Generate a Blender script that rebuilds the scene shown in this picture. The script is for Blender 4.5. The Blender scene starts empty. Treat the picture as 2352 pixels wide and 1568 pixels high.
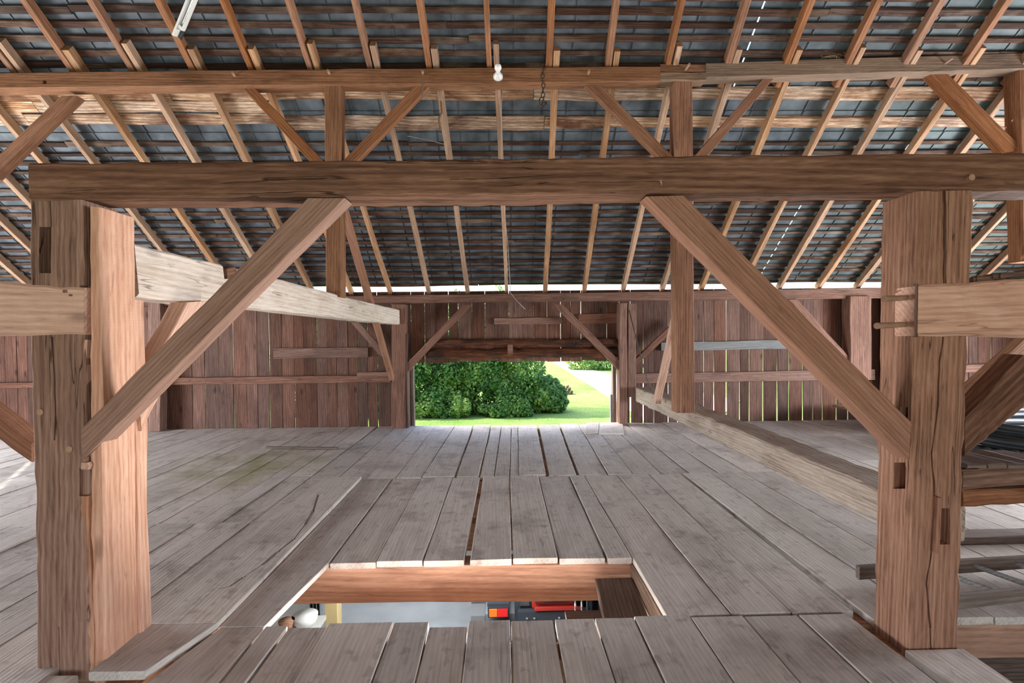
import bpy, bmesh, math, random
import numpy as np
from mathutils import Vector, Matrix
R = random.Random(7)
SC = bpy.context.scene
COL = SC.collection
V = Vector

# ------------------------------------------------------------------ camera
EYE = V((0, 0, 1.71)); FPX = 1195.0
yaw = math.atan(26/FPX); pitch = math.atan(22/FPX); roll = 0.010
_F = V((math.sin(yaw)*math.cos(pitch), math.cos(yaw)*math.cos(pitch), -math.sin(pitch))).normalized()
_R0 = V((math.cos(yaw), -math.sin(yaw), 0)); _U0 = _R0.cross(_F).normalized()
_R = (_R0*math.cos(roll) - _U0*math.sin(roll)); _U = (_U0*math.cos(roll) + _R0*math.sin(roll))
cam = bpy.data.cameras.new('camera'); cam.lens = FPX/2352*36; cam.sensor_width = 36
cam.clip_start = 0.02; cam.clip_end = 500
co = bpy.data.objects.new('camera', cam); COL.objects.link(co)
m = Matrix((( _R.x, _U.x, -_F.x, 0), (_R.y, _U.y, -_F.y, 0), (_R.z, _U.z, -_F.z, 0), (0, 0, 0, 1)))
co.matrix_world = Matrix.Translation(EYE) @ m
SC.camera = co
def ray(px, py): return _F + _R*((px-1176)/FPX) + _U*((784-py)/FPX)
def P(px, py, Y): v = ray(px, py); return EYE + v*(Y/v.y)          # survey point at distance Y from the eye
def PZ(px, py, z=0.0): v = ray(px, py); return EYE + v*((z-EYE.z)/v.z)
def PX(px, py, X): v = ray(px, py); return EYE + v*(X/v.x)

# ------------------------------------------------------------------ light
SC.view_settings.view_transform = 'Standard'; SC.view_settings.look = 'None'
SC.view_settings.gamma = 1; SC.view_settings.use_curve_mapping = False
SC.view_settings.exposure = 0.0
SC.cycles.max_bounces = 7; SC.cycles.diffuse_bounces = 4; SC.cycles.glossy_bounces = 2
SC.cycles.adaptive_threshold = 0.02; SC.cycles.use_denoising = True
w = bpy.data.worlds.new('world'); SC.world = w; w.use_nodes = True
wn = w.node_tree.nodes; wl = w.node_tree.links
sky = wn.new('ShaderNodeTexSky'); sky.sky_type = 'NISHITA'; sky.sun_disc = False
sky.sun_elevation = math.radians(50); sky.sun_rotation = math.radians(-60); sky.air_density = 1.0; sky.dust_density = 3.0
wn['Background'].inputs[1].default_value = 0.75
wl.new(sky.outputs[0], wn['Background'].inputs[0])
sd = V((-0.85, 0.12, 0.95)).normalized()
sun = bpy.data.lights.new('sun', 'SUN'); sun.energy = 9.0; sun.angle = 0.01; sun.color = (1, .95, .86)
so = bpy.data.objects.new('sun', sun); COL.objects.link(so); so.rotation_euler = sd.to_track_quat('Z', 'Y').to_euler()
def area(name, loc, aim, sx, sy, e, col):
    l = bpy.data.lights.new(name, 'AREA'); l.shape = 'RECTANGLE'; l.size = sx; l.size_y = sy; l.energy = e; l.color = col
    o = bpy.data.objects.new(name, l); COL.objects.link(o); o.location = loc
    o.rotation_euler = (V(aim)-V(loc)).to_track_quat('-Z', 'Y').to_euler(); return o
area('side_fill_east', (9.85, 5.4, .95), (0, 5.0, 1.25), 4.6, 1.5, 1150, (.96, .97, 1.0))  # fill lamp added in an unseen side opening to brighten inner faces
area('side_fill_west', (-9.85, 5.0, .95), (0, 4.8, 1.25), 4.6, 1.5, 800, (.96, .97, 1.0))  # matching fill lamp added on the west side, out of view
area('front_fill', (0, -4.2, 1.5), (0, 4.0, 2.0), 7.5, 2.9, 265, (1.0, .94, .88))  # fill lamp added behind the camera to brighten near floor and fronts
area('hatch_fill', (-.2, 3.24, -.52), (-.2, 2.0, 2.4), 2.1, .36, 82, (1.0, .90, .80))  # unseen lamp added under the hatch to brighten beam undersides
area('garage_fill', (-0.6, 5.2, -0.32), (-0.6, 5.3, -2.4), 1.4, 0.25, 70, (.92, .97, 1.0))  # unseen lamp added to brighten the garage below the hatch
area('garage_far_fill', (-1.4, 7.9, -0.40), (-1.4, 7.9, -2.4), 1.4, 0.25, 16, (.92, .97, 1.0))  # second added garage lamp, out of view, for the far floor

# ------------------------------------------------------------------ materials
def newmat(name):
    mt = bpy.data.materials.new(name); mt.use_nodes = True
    nt = mt.node_tree; return mt, nt, nt.nodes['Principled BSDF']
def plain(name, col, rough=.6, metal=0, var=0.0, nscale=6, bump=0.0):
    mt, nt, b = newmat(name); N = nt.nodes; L = nt.links
    b.inputs['Roughness'].default_value = rough; b.inputs['Metallic'].default_value = metal
    tc = N.new('ShaderNodeTexCoord'); no = N.new('ShaderNodeTexNoise'); no.inputs['Scale'].default_value = nscale; no.inputs['Detail'].default_value = 5
    L.new(tc.outputs['Object'], no.inputs['Vector'])
    r = N.new('ShaderNodeValToRGB'); r.color_ramp.elements[0].position = .3; r.color_ramp.elements[1].position = .7
    r.color_ramp.elements[0].color = tuple(c*(1-var) for c in col)+(1,); r.color_ramp.elements[1].color = tuple(min(1, c*(1+var)) for c in col)+(1,)
    L.new(no.outputs[0], r.inputs[0]); L.new(r.outputs[0], b.inputs['Base Color'])
    if bump:
        bp = N.new('ShaderNodeBump'); bp.inputs['Strength'].default_value = bump; bp.inputs['Distance'].default_value = .01
        L.new(no.outputs[0], bp.inputs['Height']); L.new(bp.outputs[0], b.inputs['Normal'])
    return mt
def wood(name, dark, mid, light, blot=None, blotamt=.5, crack=.6, knots=.6, saw=.15, var=.12, rough=.8, bump=.5, grain=14, blotscale=1.5, spots=0, dirt=0):
    """weathered timber; local X is the grain direction"""
    mt, nt, b = newmat(name); N = nt.nodes; L = nt.links
    def math_(op, a, c=None, clamp=False):
        n = N.new('ShaderNodeMath'); n.operation = op; n.use_clamp = clamp
        for i, x in enumerate((a, c)):
            if x is None: continue
            if isinstance(x, (int, float)): n.inputs[i].default_value = x
            else: L.new(x, n.inputs[i])
        return n.outputs[0]
    tc = N.new('ShaderNodeTexCoord'); oi = N.new('ShaderNodeObjectInfo')
    sc = N.new('ShaderNodeVectorMath'); sc.operation = 'SCALE'; sc.inputs[0].default_value = (37, 91, 53); L.new(oi.outputs['Random'], sc.inputs['Scale'])
    ad = N.new('ShaderNodeVectorMath'); ad.operation = 'ADD'; L.new(tc.outputs['Object'], ad.inputs[0]); L.new(sc.outputs[0], ad.inputs[1])
    def scaled(v):
        q = N.new('ShaderNodeVectorMath'); q.operation = 'MULTIPLY'; q.inputs[1].default_value = v; L.new(ad.outputs[0], q.inputs[0]); return q.outputs[0]
    def noise(v, det=4, dist=0.0, rg=.55):
        n = N.new('ShaderNodeTexNoise'); n.inputs['Scale'].default_value = 1; n.inputs['Detail'].default_value = det; n.inputs['Distortion'].default_value = dist
        n.inputs['Roughness'].default_value = rg; L.new(scaled(v), n.inputs['Vector']); return n.outputs[0]
    def ramp(x, a, c):
        n = N.new('ShaderNodeMapRange'); n.inputs[1].default_value = a; n.inputs[2].default_value = c; L.new(x, n.inputs[0]); return n.outputs[0]
    n1 = noise((1.6, grain*1.7, grain*1.7), 6, 1.0, .62); n2 = noise((9, grain*9, grain*9), 3); n3 = noise((blotscale, blotscale*2.2, blotscale*2.2), 5, .5, .6)
    wv = N.new('ShaderNodeTexWave'); wv.bands_direction = 'DIAGONAL'; wv.inputs['Scale'].default_value = 1; wv.inputs['Distortion'].default_value = 7
    wv.inputs['Detail'].default_value = 2; wv.inputs['Detail Scale'].default_value = .6; L.new(scaled((.45, grain*1.5, grain*1.5)), wv.inputs['Vector'])
    tone = math_('ADD', math_('ADD', math_('MULTIPLY', n1, .55), math_('MULTIPLY', n2, .33)), math_('MULTIPLY', wv.outputs['Fac'], .12))
    cr = N.new('ShaderNodeValToRGB'); e = cr.color_ramp.elements
    e[0].position = .30; e[0].color = dark+(1,); e[1].position = .70; e[1].color = light+(1,); k = e.new(.5); k.color = mid+(1,)
    L.new(tone, cr.inputs[0]); col = cr.outputs[0]
    def mix(colr, other, fac):
        mx = N.new('ShaderNodeMix'); mx.data_type = 'RGBA'; L.new(fac, mx.inputs[0]); L.new(colr, mx.inputs[6]); mx.inputs[7].default_value = other+(1,); return mx.outputs[2]
    if blot: col = mix(col, blot, math_('MULTIPLY', ramp(n3, .48, .68), blotamt))
    ck = math_('MULTIPLY', ramp(math_('ABSOLUTE', math_('SUBTRACT', noise((.55, grain*1.1, grain*1.1), 2, .25), .5)), .009, .002), ramp(n3, .50, .58), True)
    if crack: col = mix(col, tuple(c*.25 for c in dark), math_('MULTIPLY', ck, crack))
    kn = None
    if knots:
        vo = N.new('ShaderNodeTexVoronoi'); vo.inputs['Scale'].default_value = 1; L.new(scaled((1.5, 4.2, 4.2)), vo.inputs['Vector'])
        kn = ramp(vo.outputs['Distance'], .13, .05); col = mix(col, tuple(c*.45 for c in dark), math_('MULTIPLY', kn, knots))
    if spots:
        vo2 = N.new('ShaderNodeTexNoise'); vo2.inputs['Scale'].default_value = 1; vo2.inputs['Detail'].default_value = 2; L.new(scaled((9, 14, 14)), vo2.inputs['Vector'])
        sp = ramp(vo2.outputs[0], .63, .67); col = mix(col, tuple(c*.4 for c in mid), math_('MULTIPLY', sp, spots))
    if dirt:
        gm = N.new('ShaderNodeNewGeometry'); nd = N.new('ShaderNodeTexNoise'); nd.inputs['Scale'].default_value = 1.7; nd.inputs['Detail'].default_value = 6; nd.inputs['Roughness'].default_value = .65
        L.new(gm.outputs['Position'], nd.inputs['Vector']); dm = ramp(nd.outputs[0], .54, .68); col = mix(col, (.26, .23, .22), math_('MULTIPLY', dm, dirt))
        nd2 = N.new('ShaderNodeTexNoise'); nd2.inputs['Scale'].default_value = 7; nd2.inputs['Detail'].default_value = 5; L.new(gm.outputs['Position'], nd2.inputs['Vector'])
        col = mix(col, (.25, .19, .16), math_('MULTIPLY', ramp(nd2.outputs[0], .60, .70), dirt*.8))
        ds = N.new('ShaderNodeVectorMath'); ds.operation = 'DISTANCE'; mp = N.new('ShaderNodeVectorMath'); mp.operation = 'MULTIPLY'; mp.inputs[1].default_value = (.75, .7, 1)
        L.new(gm.outputs['Position'], mp.inputs[0]); L.new(mp.outputs[0], ds.inputs[0]); ds.inputs[1].default_value = (-2.45, 4.75, 0)
        ms_ = math_('MULTIPLY', ramp(ds.outputs['Value'], .95, .1), ramp(nd.outputs[0], .38, .56)); col = mix(col, (.32, .31, .14), math_('MULTIPLY', ms_, .8))
    hs = N.new('ShaderNodeHueSaturation'); L.new(col, hs.inputs['Color'])
    r2 = math_('FRACT', math_('MULTIPLY', oi.outputs['Random'], 17.3))
    L.new(math_('ADD', math_('MULTIPLY', oi.outputs['Random'], 2*var), 1-var), hs.inputs['Value'])
    L.new(math_('ADD', math_('MULTIPLY', r2, .3), .85), hs.inputs['Saturation'])
    L.new(hs.outputs[0], b.inputs['Base Color']); b.inputs['Roughness'].default_value = rough
    b.inputs['Specular IOR Level'].default_value = .25
    h = math_('SUBTRACT', tone, math_('MULTIPLY', ck, .8))
    if saw:
        w2 = N.new('ShaderNodeTexWave'); w2.bands_direction = 'X'; w2.inputs['Scale'].default_value = 26; w2.inputs['Distortion'].default_value = 1.5; w2.inputs['Detail'].default_value = 1
        L.new(ad.outputs[0], w2.inputs['Vector']); h = math_('ADD', h, math_('MULTIPLY', w2.outputs['Fac'], saw))
    bp = N.new('ShaderNodeBump'); bp.inputs['Strength'].default_value = bump; bp.inputs['Distance'].default_value = .012
    L.new(h, bp.inputs['Height']); L.new(bp.outputs[0], b.inputs['Normal'])
    return mt
M = {}
M['hewn'] = wood('hewn_brown_timber', (.065, .033, .023), (.165, .092, .065), (.29, .18, .13), (.07, .04, .028), .45, .8, .6, 0, .10, bump=.9, grain=11)
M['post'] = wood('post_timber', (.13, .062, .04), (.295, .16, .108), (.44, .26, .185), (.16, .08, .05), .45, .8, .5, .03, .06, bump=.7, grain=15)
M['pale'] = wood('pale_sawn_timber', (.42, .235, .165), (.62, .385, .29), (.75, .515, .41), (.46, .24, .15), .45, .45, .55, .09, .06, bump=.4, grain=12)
M['girt'] = wood('pale_girt_timber', (.48, .40, .34), (.70, .62, .555), (.82, .75, .69), (.46, .33, .25), .4, .6, .45, .05, .05, bump=.5, grain=10)  # paler and greyer than the other frame timbers
M['brace'] = wood('sawn_brace', (.17, .083, .055), (.30, .162, .112), (.41, .24, .17), (.20, .10, .065), .35, .3, .25, .12, .05, bump=.45, grain=22)
M['orange'] = wood('orange_sawn_timber', (.14, .058, .028), (.29, .13, .065), (.40, .205, .115), (.12, .05, .026), .5, .35, .3, .06, .08, bump=.35, grain=14)
M['purlin'] = wood('brown_sawn_purlin', (.13, .066, .04), (.27, .145, .09), (.38, .22, .145), (.12, .06, .035), .5, .4, .4, .05, .07, bump=.5, grain=13)
M['purlin_grey'] = wood('greyed_purlin', (.15, .085, .05), (.25, .16, .105), (.36, .25, .17), (.10, .08, .065), .5, .5, .4, .04, .06, bump=.6, grain=12)
M['rafter'] = wood('rafter_timber', (.26, .13, .07), (.42, .25, .15), (.58, .42, .30), (.24, .13, .075), .7, .4, .3, .04, .2, bump=.35, grain=14, blotscale=.9)
M['lath'] = wood('stained_roof_lath', (.018, .009, .006), (.055, .026, .017), (.13, .062, .038), (.36, .27, .20), .34, .5, .4, 0, .4, bump=.6, grain=18, blotscale=1.6)
M['roofboard'] = wood('stained_roof_board', (.16, .055, .028), (.42, .26, .16), (.82, .68, .52), (.10, .038, .02), .95, .5, .6, 0, .18, bump=.5, grain=9, blotscale=1.3)
M['wallboard'] = wood('red_brown_wall_board', (.07, .032, .024), (.135, .068, .05), (.21, .118, .09), (.065, .034, .026), .6, .5, .8, .03, .32, bump=.5, grain=12, blotscale=.9)
M['walltimber'] = wood('wall_frame_timber', (.10, .047, .034), (.19, .10, .073), (.29, .17, .13), (.10, .055, .042), .5, .5, .4, .03, .12, bump=.6, grain=12)
M['greyboard'] = wood('weathered_grey_board', (.10, .105, .11), (.20, .205, .21), (.30, .30, .30), None, 0, .4, .3, .05, .08, bump=.5)
M['plank'] = wood('grey_floor_plank', (.46, .43, .405), (.60, .565, .535), (.70, .665, .635), (.36, .32, .295), .45, .55, .35, .05, .10, rough=.78, bump=.3, grain=14, blotscale=1.1, spots=.3, dirt=.65)
M['joist'] = wood('warm_joist', (.26, .12, .07), (.44, .235, .145), (.56, .33, .22), (.26, .12, .07), .5, .3, .4, .06, .05, bump=.4, grain=10)
M['log'] = wood('rotten_log', (.015, .008, .006), (.085, .034, .02), (.19, .085, .05), (.012, .008, .007), .8, .8, .3, 0, .1, bump=1.0, grain=9)
M['darkplank'] = wood('dark_plank', (.09, .065, .055), (.17, .13, .11), (.25, .19, .16), (.10, .07, .06), .4, .5, .6, .03, .1, bump=.5)
M['peg'] = plain('peg_wood', (.36, .22, .15), .7, 0, .2, 20, .3)
def slate():
    mt, nt, b = newmat('blue_grey_roof_tile'); N = nt.nodes; L = nt.links
    tc = N.new('ShaderNodeTexCoord'); gm = N.new('ShaderNodeNewGeometry')
    no = N.new('ShaderNodeTexNoise'); no.inputs['Scale'].default_value = 5; no.inputs['Detail'].default_value = 6; L.new(gm.outputs['Position'], no.inputs['Vector'])
    r = N.new('ShaderNodeValToRGB'); e = r.color_ramp.elements; e[0].position = .3; e[0].color = (.05, .062, .078, 1); e[1].position = .75; e[1].color = (.145, .172, .205, 1)
    L.new(no.outputs[0], r.inputs[0])
    sx = N.new('ShaderNodeSeparateXYZ'); L.new(gm.outputs['Position'], sx.inputs[0])
    mr = N.new('ShaderNodeMapRange'); mr.inputs[1].default_value = 2.5; mr.inputs[2].default_value = 7.5; L.new(sx.outputs[0], mr.inputs[0])
    n2 = N.new('ShaderNodeTexNoise'); n2.inputs['Scale'].default_value = 1.2; L.new(gm.outputs['Position'], n2.inputs['Vector'])
    mm = N.new('ShaderNodeMath'); mm.operation = 'MULTIPLY'; L.new(mr.outputs[0], mm.inputs[0]); L.new(n2.outputs[0], mm.inputs[1])
    mx = N.new('ShaderNodeMix'); mx.data_type = 'RGBA'; L.new(mm.outputs[0], mx.inputs[0]); L.new(r.outputs[0], mx.inputs[6]); mx.inputs[7].default_value = (.09, .14, .12, 1)
    L.new(mx.outputs[2], b.inputs['Base Color']); b.inputs['Roughness'].default_value = .6; b.inputs['Specular IOR Level'].default_value = .3
    bp = N.new('ShaderNodeBump'); bp.inputs['Strength'].default_value = .3; bp.inputs['Distance'].default_value = .01; L.new(no.outputs[0], bp.inputs['Height']); L.new(bp.outputs[0], b.inputs['Normal'])
    return mt
M['slate'] = slate()
M['white'] = plain('white_enamel', (.8, .8, .78), .3, 0, .04)
M['iron'] = plain('rusty_iron', (.09, .055, .04), .6, .6, .4, 40)
M['wire'] = plain('grey_cable', (.3, .29, .28), .5)
M['darkwire'] = plain('dark_cable', (.05, .045, .045), .5)
M['rope'] = plain('old_rope', (.16, .10, .06), .9, 0, .3, 60)
M['pipe'] = plain('black_plastic_pipe', (.018, .024, .03), .5, 0, .3)
M['straw'] = plain('dry_straw', (.42, .32, .17), .8, 0, .4, 30)
M['concrete'] = plain('grey_concrete', (.62, .66, .70), .45, 0, .12, 2.5)
M['garagewall'] = plain('painted_block_wall', (.5, .5, .47), .7, 0, .08, 2)
M['tan'] = plain('tan_board', (.55, .42, .2), .6, 0, .06)
M['steel'] = plain('galvanised_steel', (.5, .53, .56), .3, .8, .15)
M['chrome'] = plain('chrome', (.7, .72, .75), .15, 1)
M['tgrey'] = plain('dark_grey_tractor_paint', (.03, .036, .045), .35)
M['tblack'] = plain('black_plastic', (.02, .021, .024), .5)
M['tred'] = plain('red_tractor_paint', (.42, .03, .02), .3)
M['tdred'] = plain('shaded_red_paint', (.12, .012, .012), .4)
M['rubber'] = plain('tyre_rubber', (.018, .018, .018), .8)
M['redlens'] = plain('red_lens', (.6, .01, .01), .12)
M['amber'] = plain('amber_lens', (.7, .15, .01), .12)

# ------------------------------------------------------------------ builders
WM = {}                                              # world matrix of each object
def put(name, me, mat, parent=None, mw=None):
    o = bpy.data.objects.new(name, me); COL.objects.link(o)
    if mat and not me.materials: me.materials.append(mat)
    mw = mw or Matrix.Identity(4)
    if parent is not None:
        o.parent = parent; o.matrix_basis = WM[parent.name].inverted() @ mw
    else: o.matrix_basis = mw
    WM[o.name] = mw
    return o
def tag(o, label, cat, group=None, kind=None):
    o['label'] = label; o['category'] = cat
    if group: o['group'] = group
    if kind: o['kind'] = kind
    return o
def empty(name, loc, kind=None):
    o = bpy.data.objects.new(name, None); COL.objects.link(o); o.empty_display_size = .1
    o.matrix_basis = Matrix.Translation(loc); WM[o.name] = Matrix.Translation(loc)
    if kind: o['kind'] = kind
    return o
def mesh(name, vs, fs, smooth=False):
    me = bpy.data.meshes.new(name); me.from_pydata([tuple(v) for v in vs], [], fs); me.validate(); me.update()
    if smooth:
        for p in me.polygons: p.use_smooth = True
    return me
def prism_mesh(qa, qb, n, jit, ch, A, Mi):
    """rings of a hand-cut timber between end quads qa and qb"""
    off = [[V((0, 0, 0)) for _ in range(4)] for _ in range(n+1)]
    ph = [(R.uniform(0, 6.3), R.uniform(0, 6.3), R.uniform(.6, 1.6)) for _ in range(4)]
    vs = []; fs = []
    for i in range(n+1):
        t = i/n; q = [qa[k].lerp(qb[k], t) for k in range(4)]; c = sum(q, V())/4
        for k in range(4):
            s = jit*(math.sin(ph[k][0]+t*6.3*ph[k][2])*.8 + R.uniform(-.7, .7)); s2 = jit*(math.sin(ph[k][1]+t*5*ph[k][2])*.8 + R.uniform(-.7, .7))
            if i in (0, n): s *= .4; s2 *= .4
            a = (q[(k+1) % 4]-q[k]).normalized(); b = (q[(k-1) % 4]-q[k]).normalized()
            p = q[k] + a*s + b*s2
            c1 = ch*R.uniform(.6, 1.5)
            vs.append(Mi @ (p + b*c1)); vs.append(Mi @ (p + a*c1))
    for i in range(n):
        for k in range(8):
            a = i*8+k; b = i*8+(k+1) % 8; fs.append((a, b, b+8, a+8))
    fs.append(tuple(range(7, -1, -1))); fs.append(tuple(n*8+k for k in range(8)))
    return vs, fs
def timber(name, qa, qb, mat, parent=None, n=None, jit=.004, ch=.006, label=None, cat=None, group=None):
    qa = [V(p) for p in qa]; qb = [V(p) for p in qb]
    ca = sum(qa, V())/4; cb = sum(qb, V())/4; X = (cb-ca); ln = X.length; X.normalize()
    Y = (qa[1]-qa[0]); Y = (Y - X*Y.dot(X)).normalized(); Z = X.cross(Y)
    # keep the winding outward
    nrm = (qa[1]-qa[0]).cross(qa[2]-qa[1])
    if nrm.dot(X) < 0: qa = [qa[0], qa[3], qa[2], qa[1]]; qb = [qb[0], qb[3], qb[2], qb[1]]
    Mw = Matrix(((X.x, Y.x, Z.x, ca.x), (X.y, Y.y, Z.y, ca.y), (X.z, Y.z, Z.z, ca.z), (0, 0, 0, 1)))
    Mi = Mw.inverted()
    if n is None: n = max(2, min(30, int(ln/.22)))
    vs, fs = prism_mesh(qa, qb, n, jit, ch, ca, Mi)
    o = put(name, mesh(name, vs, fs), mat, parent, Mw)
    if label: tag(o, label, cat, group, 'thing')
    return o
def ext(a, b, X):                                    # point of line ab at given X
    t = (X-a.x)/(b.x-a.x); return a.lerp(b, t)
def front(name, a0, a1, b0, b1, Yf, t, mat, **k):     # member lying in a frame plane: four surveyed corners of its face, thickness t away from the eye
    if isinstance(Yf, (int, float)): Yf = (Yf, Yf)
    D = V((0, t, 0)); A0 = P(*a0, Yf[0]); A1 = P(*a1, Yf[0]); B0 = P(*b0, Yf[1]); B1 = P(*b1, Yf[1])
    return timber(name, (A0, A1, A1+D, A0+D), (B0, B1, B1+D, B0+D), mat, **k)
def box(name, x0, x1, y0, y1, z0, z1, mat, axis='x', **k):
    if axis == 'x':
        return timber(name, ((x0, y0, z0), (x0, y1, z0), (x0, y1, z1), (x0, y0, z1)), ((x1, y0, z0), (x1, y1, z0), (x1, y1, z1), (x1, y0, z1)), mat, **k)
    if axis == 'y':
        return timber(name, ((x0, y0, z0), (x1, y0, z0), (x1, y0, z1), (x0, y0, z1)), ((x0, y1, z0), (x1, y1, z0), (x1, y1, z1), (x0, y1, z1)), mat, **k)
    return timber(name, ((x0, y0, z0), (x1, y0, z0), (x1, y1, z0), (x0, y1, z0)), ((x0, y0, z1), (x1, y0, z1), (x1, y1, z1), (x0, y1, z1)), mat, **k)
def carve(o, cutters):
    """cut mortises and checks: cutters are lists of 8 world corners (two quads)"""
    for qa, qb in cutters:
        vs = [V(p) for p in list(qa)+list(qb)]
        bm = bmesh.new(); bv = [bm.verts.new(v) for v in vs]
        for f in ((3, 2, 1, 0), (4, 5, 6, 7), (0, 1, 5, 4), (1, 2, 6, 5), (2, 3, 7, 6), (3, 0, 4, 7)): bm.faces.new([bv[i] for i in f])
        bmesh.ops.recalc_face_normals(bm, faces=bm.faces)
        cm = bpy.data.meshes.new('cut'); bm.to_mesh(cm); bm.free()
        c = bpy.data.objects.new('cut', cm); COL.objects.link(c)
        md = o.modifiers.new('b', 'BOOLEAN'); md.operation = 'DIFFERENCE'; md.object = c; md.solver = 'EXACT'
        bpy.context.view_layer.update()
        dg = bpy.context.evaluated_depsgraph_get(); nm = bpy.data.meshes.new_from_object(o.evaluated_get(dg))
        o.modifiers.clear(); o.data = nm
        bpy.data.objects.remove(c); bpy.data.meshes.remove(cm)
def pocket(a, b, Yf, dep):                            # pocket in a face turned to the eye
    x0, y0 = a; x1, y1 = b
    q = [P(x0, y0, Yf), P(x1, y0, Yf), P(x1, y1, Yf), P(x0, y1, Yf)]
    return ([p+V((0, -.05, 0)) for p in q], [p+V((0, dep, 0)) for p in q])
def check_cut(pts, Yf, wd, dep):                      # a drying crack along surveyed points
    out = []
    for i in range(len(pts)-1):
        a = P(*pts[i], Yf); b = P(*pts[i+1], Yf); w0 = wd*R.uniform(.6, 1.3)/2; w1 = wd*R.uniform(.6, 1.3)/2; e = (b-a)*.02
        a = a-e; b = b+e
        out.append(([a+V((-w0, -.04, 0)), a+V((w0, -.04, 0)), a+V((w0*.6, dep, 0)), a+V((-w0*.6, dep, 0))],
                    [b+V((-w1, -.04, 0)), b+V((w1, -.04, 0)), b+V((w1*.6, dep, 0)), b+V((-w1*.6, dep, 0))]))
    return out
def cyl_mesh(name, a, b, r0, r1=None, seg=12, smooth=True):
    r1 = r0 if r1 is None else r1; a = V(a); b = V(b); z = (b-a).normalized(); x = z.orthogonal().normalized(); y = z.cross(x)
    vs = []; fs = []
    for c, r in ((a, r0), (b, r1)):
        for k in range(seg): t = 6.28318*k/seg; vs.append(c + x*math.cos(t)*r + y*math.sin(t)*r)
    for k in range(seg): fs.append((k, (k+1) % seg, seg+(k+1) % seg, seg+k))
    fs.append(tuple(range(seg-1, -1, -1))); fs.append(tuple(range(seg, 2*seg)))
    return vs, fs
def solid(name, parts, mat, parent=None, origin=None, smooth=False):
    """join (verts, faces) lists given in world space into one mesh"""
    vs = []; fs = []
    for v, f in parts:
        o0 = len(vs); vs += [V(p) for p in v]; fs += [tuple(i+o0 for i in q) for q in f]
    org = V(origin) if origin is not None else (sum(vs, V())/len(vs))
    me = mesh(name, [v-org for v in vs], fs, smooth)
    return put(name, me, mat, parent, Matrix.Translation(org))
def boxv(x0, x1, y0, y1, z0, z1):
    return ([(x0, y0, z0), (x1, y0, z0), (x1, y1, z0), (x0, y1, z0), (x0, y0, z1), (x1, y0, z1), (x1, y1, z1), (x0, y1, z1)],
            [(3, 2, 1, 0), (4, 5, 6, 7), (0, 1, 5, 4), (1, 2, 6, 5), (2, 3, 7, 6), (3, 0, 4, 7)])
def tube(pts, r, seg=8):
    """a bent round bar through pts"""
    pts = [V(p) for p in pts]; vs = []; fs = []; up = None
    for i, p in enumerate(pts):
        d = (pts[min(i+1, len(pts)-1)]-pts[max(i-1, 0)]).normalized()
        x = d.orthogonal().normalized() if up is None else (up - d*up.dot(d)).normalized()
        up = x; y = d.cross(x); rr = r[i] if isinstance(r, (list, tuple)) else r
        for k in range(seg): t = 6.28318*k/seg; vs.append(p + x*math.cos(t)*rr + y*math.sin(t)*rr)
    for i in range(len(pts)-1):
        for k in range(seg): fs.append((i*seg+k, i*seg+(k+1) % seg, (i+1)*seg+(k+1) % seg, (i+1)*seg+k))
    fs.append(tuple(range(seg-1, -1, -1))); fs.append(tuple((len(pts)-1)*seg+k for k in range(seg)))
    return vs, fs
def peg(parent, a, b, r, label=None):
    v, f = cyl_mesh('peg', a, b, r*.85, r, 10); o = solid('peg', [(v, f)], M['peg'], parent)
    return o

EYEZ = EYE.z
BW = 9.62            # plane of the back wall boards
XL, XR = -10.0, 10.0
# ================================================================== STRUCTURE: floor
floor = empty('floor', (0, 0, 0), 'structure')
PT = .045
def plank(xa0, xa1, ya, xb0, xb1, yb, gap=.006, dz=0.0, mat=None, name='plank', z=0.0, jit=.0025, endj=.012, parent=None, th=PT):
    g = gap/2; ya += R.uniform(-endj, endj); yb += R.uniform(-endj, endj); dz += R.uniform(-.003, .003); tl = R.uniform(-.003, .003)
    zt = z+dz
    return timber(name, ((xa0+g, ya, zt-th), (xa1-g, ya, zt-th), (xa1-g, ya, zt+tl), (xa0+g, ya, zt)),
                  ((xb0+g, yb, zt-th), (xb1-g, yb, zt-th), (xb1-g, yb, zt+tl), (xb0+g, yb, zt)), mat or M['plank'], parent or floor,
                  n=max(2, min(10, int(abs(yb-ya)/.45))), jit=jit, ch=.004)
def run(near, far, y0, y1, gaps={}, dzs={}, ends={}):
    for i in range(len(near)-1):
        gl = gaps.get(i, .008)/2; gr = gaps.get(i+1, .008)/2
        a, b = near[i]+gl, near[i+1]-gr; c, d = far[i]+gl*(.4 if gaps.get(i, 0) > .02 else 1), far[i+1]-gr
        plank(a, b, ends.get(i, y0), c, d, y1, 0, dzs.get(i, 0))
# near platform
YN = 3.045; YM = 3.88; YJ = 6.12
near = [-1.78, -1.41, -1.27, -1.03, -.65, -.44, -.215, .03, .29, .54, .785, 1.12, 1.44, 1.77, 2.12]
farr = [-1.66, -1.40, -1.26, -1.03, -.65, -.435, -.21, .04, .30, .545, .78, 1.115, 1.43, 1.76, 2.06]
for i in range(len(near)-1):
    g = {1: .014, 3: .004, 4: .014, 7: .014, 8: .012}.get(i, .007)
    y0 = 2.54 if i == 0 else 1.2
    e = {4: .0, 5: -.03, 0: .0, 9: .015, 10: .02}.get(i, 0)
    nn = [near[i], near[i+1]]; 
    plank(nn[0], nn[1], y0, farr[i], farr[i+1], YN+e, g, dz=R.uniform(-.004, .006), endj=.012)
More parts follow.
